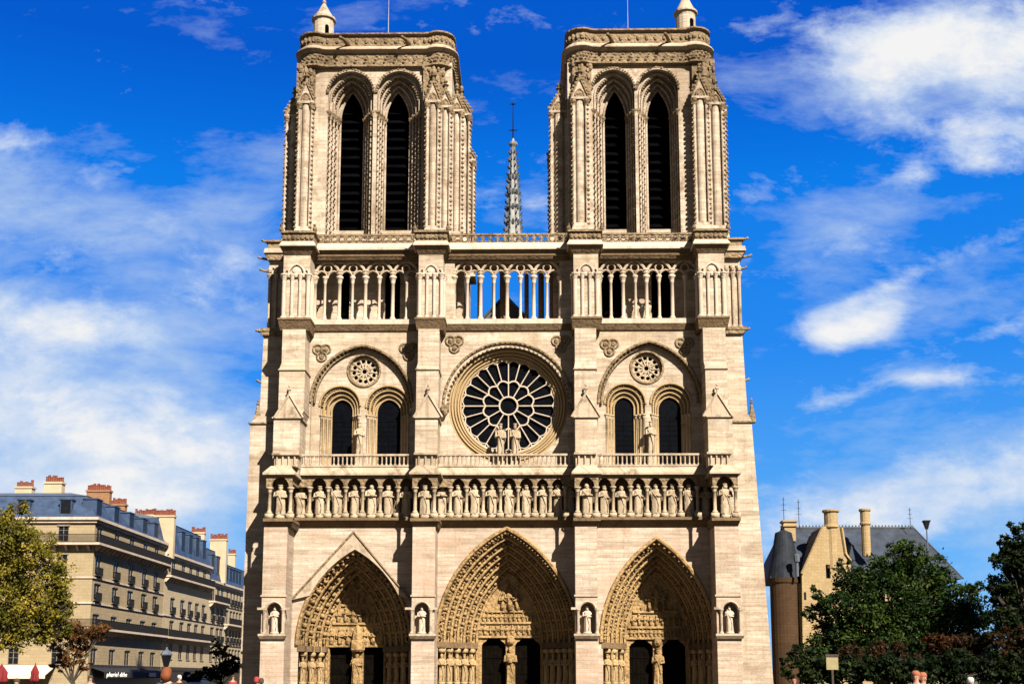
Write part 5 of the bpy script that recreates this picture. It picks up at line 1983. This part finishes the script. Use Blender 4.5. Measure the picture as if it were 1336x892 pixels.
# round stair tower at the corner next to the cathedral
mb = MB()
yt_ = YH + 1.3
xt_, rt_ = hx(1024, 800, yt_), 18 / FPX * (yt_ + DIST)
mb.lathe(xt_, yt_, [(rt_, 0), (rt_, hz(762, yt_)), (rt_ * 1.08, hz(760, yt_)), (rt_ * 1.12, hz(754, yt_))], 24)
st_ = hpart(mb, 'stair_tower', 'turret_shade')
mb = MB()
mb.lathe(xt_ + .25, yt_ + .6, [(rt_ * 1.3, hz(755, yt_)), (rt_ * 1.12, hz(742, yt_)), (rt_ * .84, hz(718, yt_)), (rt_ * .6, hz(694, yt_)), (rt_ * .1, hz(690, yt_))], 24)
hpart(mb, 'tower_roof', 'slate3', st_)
# small vent pipe, aerials
mb = MB()
x = hx(1040, 740, gy - .6)
mb.cyl(x, gy - .6, .16, hz(752, gy), hz(733, gy), 8)
mb.lathe(x, gy - .6, [(.3, hz(733, gy)), (.34, hz(727, gy)), (.36, hz(724.5, gy)), (.1, hz(722.5, gy))], 8)
hpart(mb, 'vent_pipe', 'zinc')
for px, p0, p1 in ((1022.5, 682, 648), (1042, 690, 651), (1187, 690, 662)):
    mb = MB()
    Y = YH + 5
    x = X(px, Y, 670)
    mb.cyl(x, Y, .035, Z(p0, Y, px), Z(p1, Y, px), 5)
    for q in range(3):
        z = lerp(Z(p0, Y, px), Z(p1, Y, px), .5 + q * .2)
        mb.tube([(x - .3 + .06 * q, Y, z), (x + .3 - .06 * q, Y, z)], .025, 4)
    hpart(mb, 'aerial', 'iron')
# dormer in the slope
mb = MB()
mb.prism([(hx(1112, 730), hz(728)), (hx(1121, 730), hz(728)), (hx(1116.5, 710), hz(708))], YH + 1.6, YH + 5)
hpart(mb, 'dormer', 'slate2')

# floodlight mast behind the trees
x = X(1209, 12, 690)
fl = empty('floodlight_mast', (x, 12, 0))
tag(fl, 'slim grey mast with a small lantern head above the green tree', 'mast')
mb = MB()
mb.lathe(0, 0, [(.12, 0), (.06, Z(690, 12, 1209))], 8)
mb.build('mast', M['zinc'], fl)
mb = MB()
za, zb = Z(690, 12, 1209), Z(677, 12, 1209)
mb.taper((-.1, .1, -.1, .1), (-.26, .26, -.26, .26), za, zb - .25)
mb.box(-.3, .3, -.3, .3, zb - .25, zb - .12)
mb.build('lantern_head', M['iron'], fl)

# ---------------------------------------------------------------- trees
def leaf_cloud(lobes, Y, n, size, seed, depth=1.0, flat=1.0):
    rg = random.Random(seed)
    mb = MB()
    tot = sum(l[2] ** 2 for l in lobes)
    k = (Y + DIST) / FPX
    for (px, py, rp) in lobes:
        cx_, cz_ = at(px, py, Y)
        r = rp * k
        cy_ = Y + rg.uniform(-.4, .4) * r * depth
        cnt = int(n * rp ** 2 / tot)
        nc = max(4, int(cnt / 34))
        for q in range(nc):
            while True:
                d = Vector((rg.gauss(0, 1), rg.gauss(0, 1), rg.gauss(0, 1)))
                if d.length > .1:
                    break
            d.normalize()
            d *= r * rg.uniform(.45, 1.02)
            c = Vector((cx_ + d.x, cy_ + d.y * depth, cz_ + d.z * .92))
            cr_ = r * rg.uniform(.14, .3)
            for _ in range(34):
                p = c + Vector((rg.gauss(0, cr_ * .55), rg.gauss(0, cr_ * .55), rg.gauss(0, cr_ * .38)))
                s = size * rg.uniform(.6, 1.3)
                nrm = Vector((rg.gauss(0, .6), rg.gauss(-.1, .6), rg.gauss(.45, .6))).normalized()
                t = nrm.orthogonal().normalized()
                t = (t * math.cos(rg.uniform(0, 6.28)) + nrm.cross(t) * math.sin(rg.uniform(0, 6.28)))
                if t.length < .1:
                    continue
                t.normalize()
                b = nrm.cross(t)
                mb.v += [tuple(p - t * s), tuple(p + b * s * .5 - t * .1 * s), tuple(p + t * s), tuple(p - b * s * .5 - t * .1 * s)]
                o = len(mb.v) - 4
                mb.f.append((o, o + 1, o + 2, o + 3))
    return mb


def tree(name, label, group, lobes, Y, base_px, mat, n, size, seed, cat='tree', tr=.22, depth=1.0):
    bxp = X(base_px, Y, 890)
    root = empty(name, (bxp, Y, 0))
    tag(root, label, cat, group)
    loc = Matrix.Translation((-bxp, -Y, 0))
    cm = leaf_cloud(lobes, Y, n, size, seed, depth)
    cm.v = [(v[0] - bxp, v[1] - Y, v[2]) for v in cm.v]
    cm.build('crown', M[mat], root)
    rg = random.Random(seed + 1)
    t = MB()
    k = (Y + DIST) / FPX
    zc_ = min(at(px, py, Y)[1] for px, py, r in lobes)
    fork = max(.6, zc_ * .55)
    t.tube([(0, 0, -.05), (rg.uniform(-.1, .1), 0, fork * .5), (rg.uniform(-.2, .2), rg.uniform(-.1, .1), fork)], [tr * 1.35, tr, tr * .85], 9)
    for (px, py, rp) in lobes:
        x, z = at(px, py, Y)
        x -= bxp
        m1 = (x * .4 + rg.uniform(-.3, .3), rg.uniform(-.5, .5), lerp(fork, z, .5))
        t.tube([(0, 0, fork * .92), m1, (x, rg.uniform(-.5, .5), z), (x + rg.uniform(-.3, .3) * rp * k, rg.uniform(-.5, .5), z + rp * k * .6)], [tr * .6, tr * .42, tr * .22, tr * .06], 6)
        for q in range(5):
            a = rg.uniform(0, 6.28)
            t.tube([m1 if q < 2 else (x, 0, z), (x + rp * k * .45 * math.cos(a), rp * k * .4 * math.sin(a), z + rg.uniform(-.1, .3) * rp * k), (x + rp * k * .85 * math.cos(a), rp * k * .7 * math.sin(a), z + rg.uniform(0, .6) * rp * k)], [tr * .22, tr * .13, tr * .04], 5)
    t.build('trunk', M['bark'], root)
    return root


tree('broadleaf_tree', 'yellow-green autumn tree in front of the corner apartment block', 'street trees',
     [(18, 690, 32), (42, 712, 34), (8, 735, 40), (45, 755, 42), (12, 785, 42), (58, 790, 34), (80, 792, 20), (38, 818, 36), (-20, 720, 45), (-30, 780, 55), (80, 765, 18), (5, 820, 34), (60, 735, 22), (70, 815, 24), (25, 660, 14), (-5, 675, 22)], -12, -30, 'leaf_y', 34000, .125, 3, tr=.24)
tree('broadleaf_tree', 'small half-bare russet tree beside the black shop awning', 'street trees',
     [(92, 824, 16), (112, 826, 18), (134, 824, 14), (80, 842, 16), (104, 846, 16), (90, 862, 14), (112, 866, 10), (75, 868, 9)], -8, 94, 'leaf_rust', 7000, .1, 5, tr=.13)
tree('broadleaf_tree', 'large dark green tree in front of the slate-roofed house', 'trees of the garden',
     [(1178, 732, 28), (1150, 748, 28), (1205, 750, 32), (1115, 768, 34), (1160, 785, 42), (1215, 790, 46), (1255, 790, 32), (1095, 800, 36), (1135, 825, 44), (1190, 835, 46), (1245, 825, 42), (1060, 800, 14), (1110, 855, 34), (1160, 860, 36), (1210, 860, 36), (1260, 855, 32), (1070, 865, 26), (1078, 838, 26), (1064, 775, 11), (1272, 770, 14), (1100, 735, 10), (1180, 712, 12), (1275, 815, 22)],
     -18, 1150, 'leaf_g', 60000, .135, 8, tr=.3)
tree('broadleaf_tree', 'dark loose-crowned tree at the edge, taller than its neighbour', 'trees of the garden',
     [(1328, 702, 22), (1316, 730, 24), (1345, 735, 35), (1330, 765, 34), (1305, 770, 18), (1345, 800, 44), (1310, 810, 26), (1296, 772, 10), (1306, 705, 9), (1360, 700, 30)], -24, 1340, 'leaf_d', 18000, .135, 9, tr=.24)
tree('shrub', 'russet autumn shrub under the large green tree', 'autumn shrubs in the garden',
     [(1110, 852, 16), (1140, 852, 18), (1172, 854, 20), (1150, 870, 20), (1190, 868, 20), (1120, 872, 18)], -30, 1155, 'leaf_r', 9000, .1, 11, 'shrub', .06)
tree('shrub', 'deep red shrub between the two garden trees', 'autumn shrubs in the garden',
     [(1220, 842, 18), (1250, 840, 20), (1275, 842, 16), (1235, 862, 20), (1265, 862, 20)], -30, 1245, 'leaf_r', 8000, .1, 12, 'shrub', .06)
tree('shrub', 'olive and rust shrub below the loose-crowned tree', 'autumn shrubs in the garden',
     [(1292, 836, 16), (1318, 834, 18), (1338, 832, 20), (1300, 856, 20), (1330, 858, 22)], -31, 1312, 'leaf_r', 8000, .1, 13, 'shrub', .06)
tree('shrub', 'dark shrub at the foot of the round stair tower', None,
     [(1030, 862, 14), (1048, 856, 18), (1062, 868, 16), (1022, 878, 12)], -22, 1045, 'leaf_d', 2600, .13, 14, 'shrub', .06)
for nm, lb, lo, Y, bpx, sd_ in (('hedge', 'clipped dark hedge below the garden trees', [(q, 872 + (q * 7 % 5), 20) for q in range(1060, 1360, 16)] + [(q, 858 + (q * 5 % 6), 14) for q in range(1230, 1360, 22)], -36, 1210, 15),):
    tree(nm, lb, None, lo, Y, bpx, 'leaf_d', 24000, .14, sd_, 'hedge', .05)
tree('broadleaf_tree', 'small yellow-green tree at the far end of the street', 'street trees',
     [(283, 840, 8), (290, 846, 9), (296, 852, 8), (281, 853, 8)], 60, 288, 'leaf_y', 1800, .17, 16, tr=.15)
tree('shrub', 'dark planting at the street end, against the cathedral flank', None,
     [(270, 878, 12), (285, 876, 14), (300, 872, 14), (312, 868, 12), (306, 855, 6), (258, 880, 10), (242, 882, 9)], 40, 290, 'leaf_d', 5000, .17, 17, 'shrub', .1)

# ---------------------------------------------------------------- street lamp, notice board, parked van
Yl = -45
x = X(217, Yl, 860)
lamp = empty('street_lamp', (x, Yl, 0))
tag(lamp, 'dark street lamp with a pale glazed top above the orange-hooded person', 'street lamp')
zl0, zl1 = Z(868, Yl, 217), Z(847, Yl, 217)
mb = MB()
mb.lathe(0, 0, [(.16, 0), (.16, .5), (.08, .6), (.06, zl0 - .1), (.12, zl0)], 10)
mb.build('post', M['iron'], lamp)
mb = MB()
mb.lathe(0, 0, [(.12, zl0), (.24, lerp(zl0, zl1, .65))], 6)
mb.build('lantern', M['pane'], lamp)
mb = MB()
mb.lathe(0, 0, [(.27, lerp(zl0, zl1, .66)), (.28, lerp(zl0, zl1, .72)), (.2, lerp(zl0, zl1, .9)), (.06, zl1), (.03, zl1 + .12)], 6)
mb.build('cap', M['zinc'], lamp)

Yn = -39
x = X(1085.5, Yn, 862)
nb = empty('notice_board', (x, Yn, 0))
tag(nb, 'pale yellow notice board on a post among the dark garden shrubs', 'notice board')
mb = MB()
mb.box(-.05, .05, -.04, .04, 0, Z(873, Yn, 1085))
mb.build('post', M['bark'], nb)
mb = MB()
mb.box(-.29, .29, -.05, .05, Z(873, Yn, 1085), Z(856, Yn, 1085))
mb.build('panel', plain('pale_yellow_board', (0.26, 0.22, 0.11), 0.7, .15, 4.0), nb)
mb = MB()
mb.box(-.33, .33, -.09, .09, Z(856, Yn, 1085), Z(853, Yn, 1085))
mb.build('hood', M['bark'], nb)

Yv = 42
x = X(250, Yv, 885)
van = empty('parked_van', (x, Yv, 0))
tag(van, 'white van parked facing the square on the street', 'van')
mb = MB()
prof = [(0, .35), (0, 1.0), (.9, 1.25), (1.7, 2.05), (2.0, 2.15), (5.0, 2.15), (5.1, 2.0), (5.1, .35)]
mb.m = Matrix(((0, 1, 0, 0), (1, 0, 0, 0), (0, 0, 1, 0), (0, 0, 0, 1)))
mb.prism(prof, -.85, .85)
vb = mb.build('body', plain('white_van_paint', (.7, .7, .7), .35, .05, 1.0, spec=.5), van)
mb = MB()
mb.add([(-.72, .93, 1.3), (.72, .93, 1.3), (.68, 1.62, 1.95), (-.68, 1.62, 1.95), (-.72, .95, 1.28), (.72, .95, 1.28), (.68, 1.64, 1.93), (-.68, 1.64, 1.93)], [(0, 1, 2, 3), (4, 7, 6, 5)])
mb.v = [(a, b - .03, c + .03) for a, b, c in mb.v]
mb.build('windscreen', M['pane'], van)
for sx_ in (-1, 1):
    for yy in (.9, 4.2):
        mb = MB()
        mb.m = Matrix.Translation((sx_ * .86, yy, .35)) @ Matrix.Rotation(R(90), 4, 'Y')
        mb.cyl(0, 0, .35, -.1, .1, 18)
        wh = mb.build('wheel', M['canvas_d'], van)
        mb2 = MB(); mb2.m = mb.m
        mb2.cyl(0, 0, .2, -.11, .11, 12)
        mb2.build('rim', M['zinc'], wh)
    mb = MB()
    mb.box(sx_ * .62 - .16, sx_ * .62 + .16, -.03, .05, .75, .95)
    mb.build('headlight', M['pale'], van)

# ---------------------------------------------------------------- people in the square
def skinned(name, pts, edges, rad, mat, parent, lvl=1):
    me = bpy.data.meshes.new(name)
    me.from_pydata(pts, edges, [])
    me.materials.append(mat)
    o = bpy.data.objects.new(name, me)
    col.objects.link(o)
    o.parent = parent
    md = o.modifiers.new('skin', 'SKIN')
    me.skin_vertices[0].data[0].use_root = True
    for i, r_ in enumerate(rad):
        me.skin_vertices[0].data[i].radius = r_ if isinstance(r_, tuple) else (r_, r_)
    md.use_smooth_shade = True
    sb = o.modifiers.new('subdivision', 'SUBSURF')
    sb.levels = sb.render_levels = lvl
    return o


SKIN = plain('skin', (0.42, 0.24, 0.16), .6, .08, 8.0)


def person(px, pyt, Y, face, top, legs, hair, label, hood=False, arm=0):
    x = X(px, Y, 885)
    h = Z(pyt, Y, px)
    h = max(1.5, min(1.95, h))
    root = empty('person', (x, Y, 0), R(face))
    tag(root, label, 'person', 'people in the square')
    s = h / 1.75
    P = lambda a, b, c: (a * s, b * s, c * s)
    # body: pelvis, spine, neck, head; arms to hands; legs to feet
    pts = [P(0, 0, .95), P(0, -.01, 1.15), P(0, 0, 1.38), P(0, 0, 1.5), P(0, -.015, 1.58), P(0, -.02, 1.66), P(0, -.01, 1.72),
           P(.17, 0, 1.4), P(.22, .01, 1.14), P(.24, -.08 - .1 * arm, .92 + .2 * arm), P(.24, -.12 - .1 * arm, .84 + .22 * arm),
           P(-.17, 0, 1.4), P(-.22, .01, 1.14), P(-.24, -.05, .92), P(-.24, -.07, .83),
           P(.09, 0, .88), P(.1, -.02, .5), P(.1, .02, .09), P(.1, -.14, .04),
           P(-.09, 0, .88), P(-.1, .03, .5), P(-.1, .08, .09), P(-.1, -.08, .04)]
    ed = [(0, 1), (1, 2), (2, 3), (3, 4), (4, 5), (5, 6), (2, 7), (7, 8), (8, 9), (9, 10), (2, 11), (11, 12), (12, 13), (13, 14), (0, 15), (15, 16), (16, 17), (17, 18), (0, 19), (19, 20), (20, 21), (21, 22)]
    rad = [.12, .115, .12, .055, .075, .085, .06, .06, .045, .035, .035, .06, .045, .035, .035, .085, .06, .045, .04, .085, .06, .045, .04]
    rad = [q * s for q in rad]
    body = skinned('body', pts, ed, rad, SKIN, root)
    # nose and eyes
    f = MB()
    f.ball(P(0, -.112, 1.615), .018 * s, 6, 4)
    f.build('nose', SKIN, body)
    f = MB()
    for sg in (-1, 1):
        f.ball(P(sg * .032, -.098, 1.64), .011 * s, 6, 4)
    f.build('eyes', M['iron'], body)
    idx = [0, 1, 2, 7, 8, 9, 11, 12, 13]
    mp = {v: i for i, v in enumerate(idx)}
    je = [(0, 1), (1, 2), (2, 7), (7, 8), (8, 9), (2, 11), (11, 12), (12, 13)]
    skinned('jacket', [pts[q] for q in idx], [(mp[a], mp[b]) for a, b in je], [(rad[q] + .028 * s) for q in idx], top, root)
    idx = [0, 15, 16, 17, 19, 20, 21]
    mp = {v: i for i, v in enumerate(idx)}
    je = [(0, 15), (15, 16), (16, 17), (0, 19), (19, 20), (20, 21)]
    skinned('trousers', [pts[q] for q in idx], [(mp[a], mp[b]) for a, b in je], [(rad[q] + .02 * s) for q in idx], legs, root)
    c = MB()
    rings = []
    for t, ry, rx, dy in ((1.5 if hood else 1.57, .09, .105, .04), (1.62, .085 if not hood else .115, .1 if not hood else .12, .035), (1.69, .112, .112, .006), (1.75, .1, .098, .0), (1.795, .05, .05, 0)):
        rings.append([P(rx * math.cos(a), dy + ry * math.sin(a), t) for a in [2 * math.pi * k / 14 for k in range(14)]])
    c.loft(rings)
    c.build('hood' if hood else 'hair', hair, root, True)
    return root


cm_ = {k: plain(k + '_cloth', v, .85, .2, 6.0) for k, v in dict(orange=(.17, .045, .012), red=(.3, .03, .03), black=(.012, .012, .014), navy=(.02, .025, .05), white=(.6, .6, .58), rust=(.3, .1, .05), brown=(.05, .03, .02), pinkish=(.4, .18, .17), grey=(.12, .12, .12)).items()}
person(217, 872, -70, 170, cm_['brown'], cm_['navy'], cm_['orange'], 'person in an orange hood below the street lamp', True)
person(118, 881.5, -48, 20, cm_['red'], cm_['navy'], cm_['brown'], 'person in a red jacket before the black shop awning')
person(22, 886, -60, 10, cm_['pinkish'], cm_['navy'], cm_['brown'], 'person in a dusty pink top by the cafe parasols')
person(234, 881, -35, 0, cm_['black'], cm_['navy'], cm_['white'], 'person with white hair on the street side of the square', )
person(335, 883.5, -52, 150, cm_['black'], cm_['navy'], cm_['red'], 'dark-clothed person with reddish hair at the foot of the outer buttress')
person(341, 885, -50, 200, cm_['pinkish'], cm_['black'], cm_['brown'], 'person in a dusty pink jacket at the foot of the outer buttress')
person(304, 881, -25, 30, cm_['red'], cm_['black'], cm_['brown'], 'person in dark red in front of the street-end planting')
person(1036, 886, -45, 0, cm_['red'], cm_['navy'], cm_['rust'], 'red-haired person in red beside the round stair tower')
person(1195, 876.5, -68, -20, cm_['black'], cm_['navy'], cm_['rust'], 'auburn-haired person in black, taller of two before the hedge')
person(1204, 878.5, -67, 25, cm_['brown'], cm_['navy'], cm_['rust'], 'auburn-haired person in brown, shorter of two before the hedge')
person(1266, 884.5, -62, 0, cm_['grey'], cm_['black'], cm_['white'], 'white-haired person in grey before the hedge')
# ================================================================== SKY, SUN, VIEW
AZ, EL = 28.0, 39.0          # sun: degrees to the right of the facade's normal, and height
sd = bpy.data.lights.new('sun', 'SUN')
so_ = bpy.data.objects.new('sun', sd)
col.objects.link(so_)
sd.energy = 5.0
sd.angle = R(0.53)
sd.color = (1.0, 0.91, 0.77)
tosun = Vector((math.sin(R(AZ)) * math.cos(R(EL)), -math.cos(R(AZ)) * math.cos(R(EL)), math.sin(R(EL))))
so_.rotation_euler = tosun.to_track_quat('Z', 'Y').to_euler()
so_.location = tosun * 200

world = bpy.data.worlds.new('World')
scene.world = world
world.use_nodes = True
nt = world.node_tree
nt.nodes.clear()
N, L = nt.nodes, nt.links
wo = N.new('ShaderNodeOutputWorld')
bg = N.new('ShaderNodeBackground')
bg.inputs['Strength'].default_value = 0.05
L.new(bg.outputs[0], wo.inputs[0])
sky = N.new('ShaderNodeTexSky')
sky.sky_type = 'NISHITA'
sky.sun_disc = False
sky.sun_elevation = R(EL)
sky.sun_rotation = math.atan2(tosun.x, tosun.y)
sky.altitude = 200
sky.air_density = 1.0
sky.dust_density = 0.25
sky.ozone_density = 3.0
hs = N.new('ShaderNodeHueSaturation')
hs.inputs['Saturation'].default_value = 1.35
hs.inputs['Value'].default_value = 0.6
L.new(sky.outputs[0], hs.inputs['Color'])
hs2 = N.new('ShaderNodeHueSaturation')  # unseen sky behind the camera, greyed and dimmed to weaken the facade fill
hs2.inputs['Saturation'].default_value = 0.75
hs2.inputs['Value'].default_value = 0.26
L.new(sky.outputs[0], hs2.inputs['Color'])
tc = N.new('ShaderNodeTexCoord')
sp = N.new('ShaderNodeSeparateXYZ')
L.new(tc.outputs['Generated'], sp.inputs[0])
dx, dy, dz = sp.outputs
# azimuth and height of the view direction, in the sky's own frame
den = math_node(nt, 'MAXIMUM', math_node(nt, 'ABSOLUTE', dy), 0.05)
u = math_node(nt, 'DIVIDE', dx, den)
v = math_node(nt, 'DIVIDE', dz, den)
cb = N.new('ShaderNodeCombineXYZ')
L.new(u, cb.inputs[0]); L.new(v, cb.inputs[1]); L.new(dy, cb.inputs[2])
uv = cb.outputs[0]


def pix(px, py):
    x, z = at(px, py, 1e6)
    return x / 1e6, z / 1e6


def blob(px, py, rx, ry, rot, strength):
    """soft elliptical bank of cloud"""
    cu, cv = pix(px, py)
    a = math_node(nt, 'SUBTRACT', u, cu)
    b = math_node(nt, 'SUBTRACT', v, cv)
    c, s = math.cos(R(rot)), math.sin(R(rot))
    p = math_node(nt, 'ADD', math_node(nt, 'MULTIPLY', a, c / (rx / FPX)), math_node(nt, 'MULTIPLY', b, s / (rx / FPX)))
    q = math_node(nt, 'ADD', math_node(nt, 'MULTIPLY', a, -s / (ry / FPX)), math_node(nt, 'MULTIPLY', b, c / (ry / FPX)))
    d2 = math_node(nt, 'ADD', math_node(nt, 'MULTIPLY', p, p), math_node(nt, 'MULTIPLY', q, q))
    g = math_node(nt, 'MULTIPLY', math_node(nt, 'EXPONENT', math_node(nt, 'MULTIPLY', d2, -1.0)), strength)
    return g


BL = [  # px, py, half-size along, across, tilt, strength
    (1270, 60, 200, 75, -8, 1.0), (1150, 60, 130, 50, 0, .6), (1170, 135, 130, 45, -25, .55), (1320, 180, 110, 45, 10, .7), (1165, 60, 50, 26, 0, .35),
    (1070, 330, 130, 32, 28, .45), (1190, 225, 70, 24, 35, .45), (1130, 385, 120, 12, 22, .5), (1290, 315, 90, 18, 18, .5), (1105, 428, 62, 28, 10, 1.7), (1160, 398, 30, 24, 20, .6),
    (1205, 493, 60, 13, 4, .7), (1075, 522, 60, 12, 10, .5), (1300, 430, 60, 12, 20, .4), (1330, 500, 30, 10, 0, .4), (1300, 620, 200, 50, 14, .8), (1180, 680, 160, 40, 8, .6), (1000, 250, 60, 30, 20, .35),
    (10, 190, 60, 45, -10, .75), (155, 222, 70, 26, 6, .55), (120, 160, 40, 20, 0, .3), (120, 425, 110, 34, -8, 1.15), (60, 470, 140, 40, -6, .4), (240, 520, 160, 45, -10, .5),
    (60, 545, 180, 45, -8, 1.05), (250, 600, 160, 40, -4, .95), (280, 370, 80, 40, 20, .3), (60, 640, 200, 36, -3, 1.0), (200, 660, 200, 36, 0, .95), (290, 570, 60, 40, 0, .5),
    (-250, 420, 300, 160, 0, .7), (-300, 120, 250, 60, 0, .5), (1600, 450, 250, 120, 0, .5), (1650, 100, 250, 120, 0, .7),
]
VEIL = [(140, 500, 260, 170, 0, .75), (200, 640, 330, 90, 0, .8), (40, 240, 130, 70, 0, .5), (330, 330, 90, 110, 30, .5), (150, 300, 160, 60, 0, .35),
        (1240, 90, 240, 120, 0, .7), (1090, 310, 150, 90, 30, .6), (1250, 650, 240, 90, 12, .8), (1180, 420, 160, 60, 15, .35), (-250, 450, 300, 250, 0, .7), (1600, 300, 250, 300, 0, .6)]
tot = None
for b in BL:
    g = blob(*b)
    tot = g if tot is None else math_node(nt, 'ADD', tot, g)
warp = N.new('ShaderNodeTexNoise')
warp.inputs['Scale'].default_value = 5.0
warp.inputs['Detail'].default_value = 3
L.new(uv, warp.inputs['Vector'])
wv = N.new('ShaderNodeVectorMath')
wv.operation = 'MULTIPLY_ADD'
L.new(warp.outputs['Color'], wv.inputs[0])
wv.inputs[1].default_value = (.06, .05, 0)
L.new(uv, wv.inputs[2])
n1 = noise(nt, mapped(nt, wv.outputs[0], (1.0, 1.6, 1.0)), 7.0, 12, 0.6)
n2 = noise(nt, mapped(nt, wv.outputs[0], (1.0, 1.8, 1.0)), 22.0, 10, 0.66)
nn = math_node(nt, 'ADD', math_node(nt, 'MULTIPLY', n1, 1.25), math_node(nt, 'MULTIPLY', n2, .85))
dens = math_node(nt, 'ADD', math_node(nt, 'MULTIPLY', tot, .62), math_node(nt, 'MULTIPLY', math_node(nt, 'SUBTRACT', nn, 1.05), 1.2))
mask = ramp(nt, dens, [(0.17, 0.0), (0.36, 0.34), (0.54, 0.74), (0.78, 0.96), (1.0, 1.0)])
lum = ramp(nt, math_node(nt, 'ADD', dens, math_node(nt, 'MULTIPLY', math_node(nt, 'SUBTRACT', n1, .5), .8)), [(0.25, (0.58, 0.75, 1.0)), (0.6, (0.74, 0.84, 1.0)), (0.95, (1.0, 1.0, 1.0))])
cl = N.new('ShaderNodeVectorMath')
cl.operation = 'SCALE'
L.new(lum, cl.inputs[0])
cl.inputs['Scale'].default_value = 5.2
clear = ramp(nt, math_node(nt, 'MAXIMUM', dz, 0.0), [(0.0, (0.30, 0.58, 0.95)), (0.12, (0.09, 0.395, 0.91)), (0.26, (0.018, 0.245, 0.86)), (0.38, (0.0025, 0.195, 0.80)), (0.42, (0.0012, 0.145, 0.71)), (0.47, (0.0006, 0.098, 0.60))])
cs = N.new('ShaderNodeVectorMath')
cs.operation = 'SCALE'
L.new(clear, cs.inputs[0])
cs.inputs['Scale'].default_value = 6.0
blue = mix_col(nt, 'MIX', 0.95, hs.outputs[0], cs.outputs[0])
front = math_node(nt, 'GREATER_THAN', dy, 0.02)
far = mix_col(nt, 'MIX', front, hs2.outputs[0], blue)
vt = None
for b in VEIL:
    g = blob(*b)
    vt = g if vt is None else math_node(nt, 'ADD', vt, g)
n3 = noise(nt, mapped(nt, wv.outputs[0], (0.8, 2.0, 1.0)), 8.0, 12, 0.64)
vden = math_node(nt, 'ADD', math_node(nt, 'MULTIPLY', vt, .85), math_node(nt, 'MULTIPLY', math_node(nt, 'SUBTRACT', n3, .52), 2.2))
vmask = ramp(nt, vden, [(0.12, 0.0), (0.45, 0.3), (0.8, 0.62), (1.2, 0.85)])
vcol = N.new('ShaderNodeVectorMath')
vcol.operation = 'SCALE'
vcol.inputs[0].default_value = (0.64, 0.80, 1.0)
vcol.inputs['Scale'].default_value = 4.9
far = mix_col(nt, 'MIX', math_node(nt, 'MULTIPLY', vmask, front), far, vcol.outputs[0])
skc = mix_col(nt, 'MIX', math_node(nt, 'MULTIPLY', mask, math_node(nt, 'ADD', math_node(nt, 'MULTIPLY', front, .8), .2)), far, cl.outputs[0])
L.new(skc, bg.inputs['Color'])

scene.view_settings.view_transform = 'Standard'
scene.view_settings.look = 'None'
scene.view_settings.exposure = 1.8
scene.view_settings.gamma = 1.0
scene.view_settings.use_curve_mapping = False
scene.cycles.max_bounces = 5
scene.cycles.diffuse_bounces = 2
scene.cycles.transparent_max_bounces = 4
scene.cycles.use_denoising = True
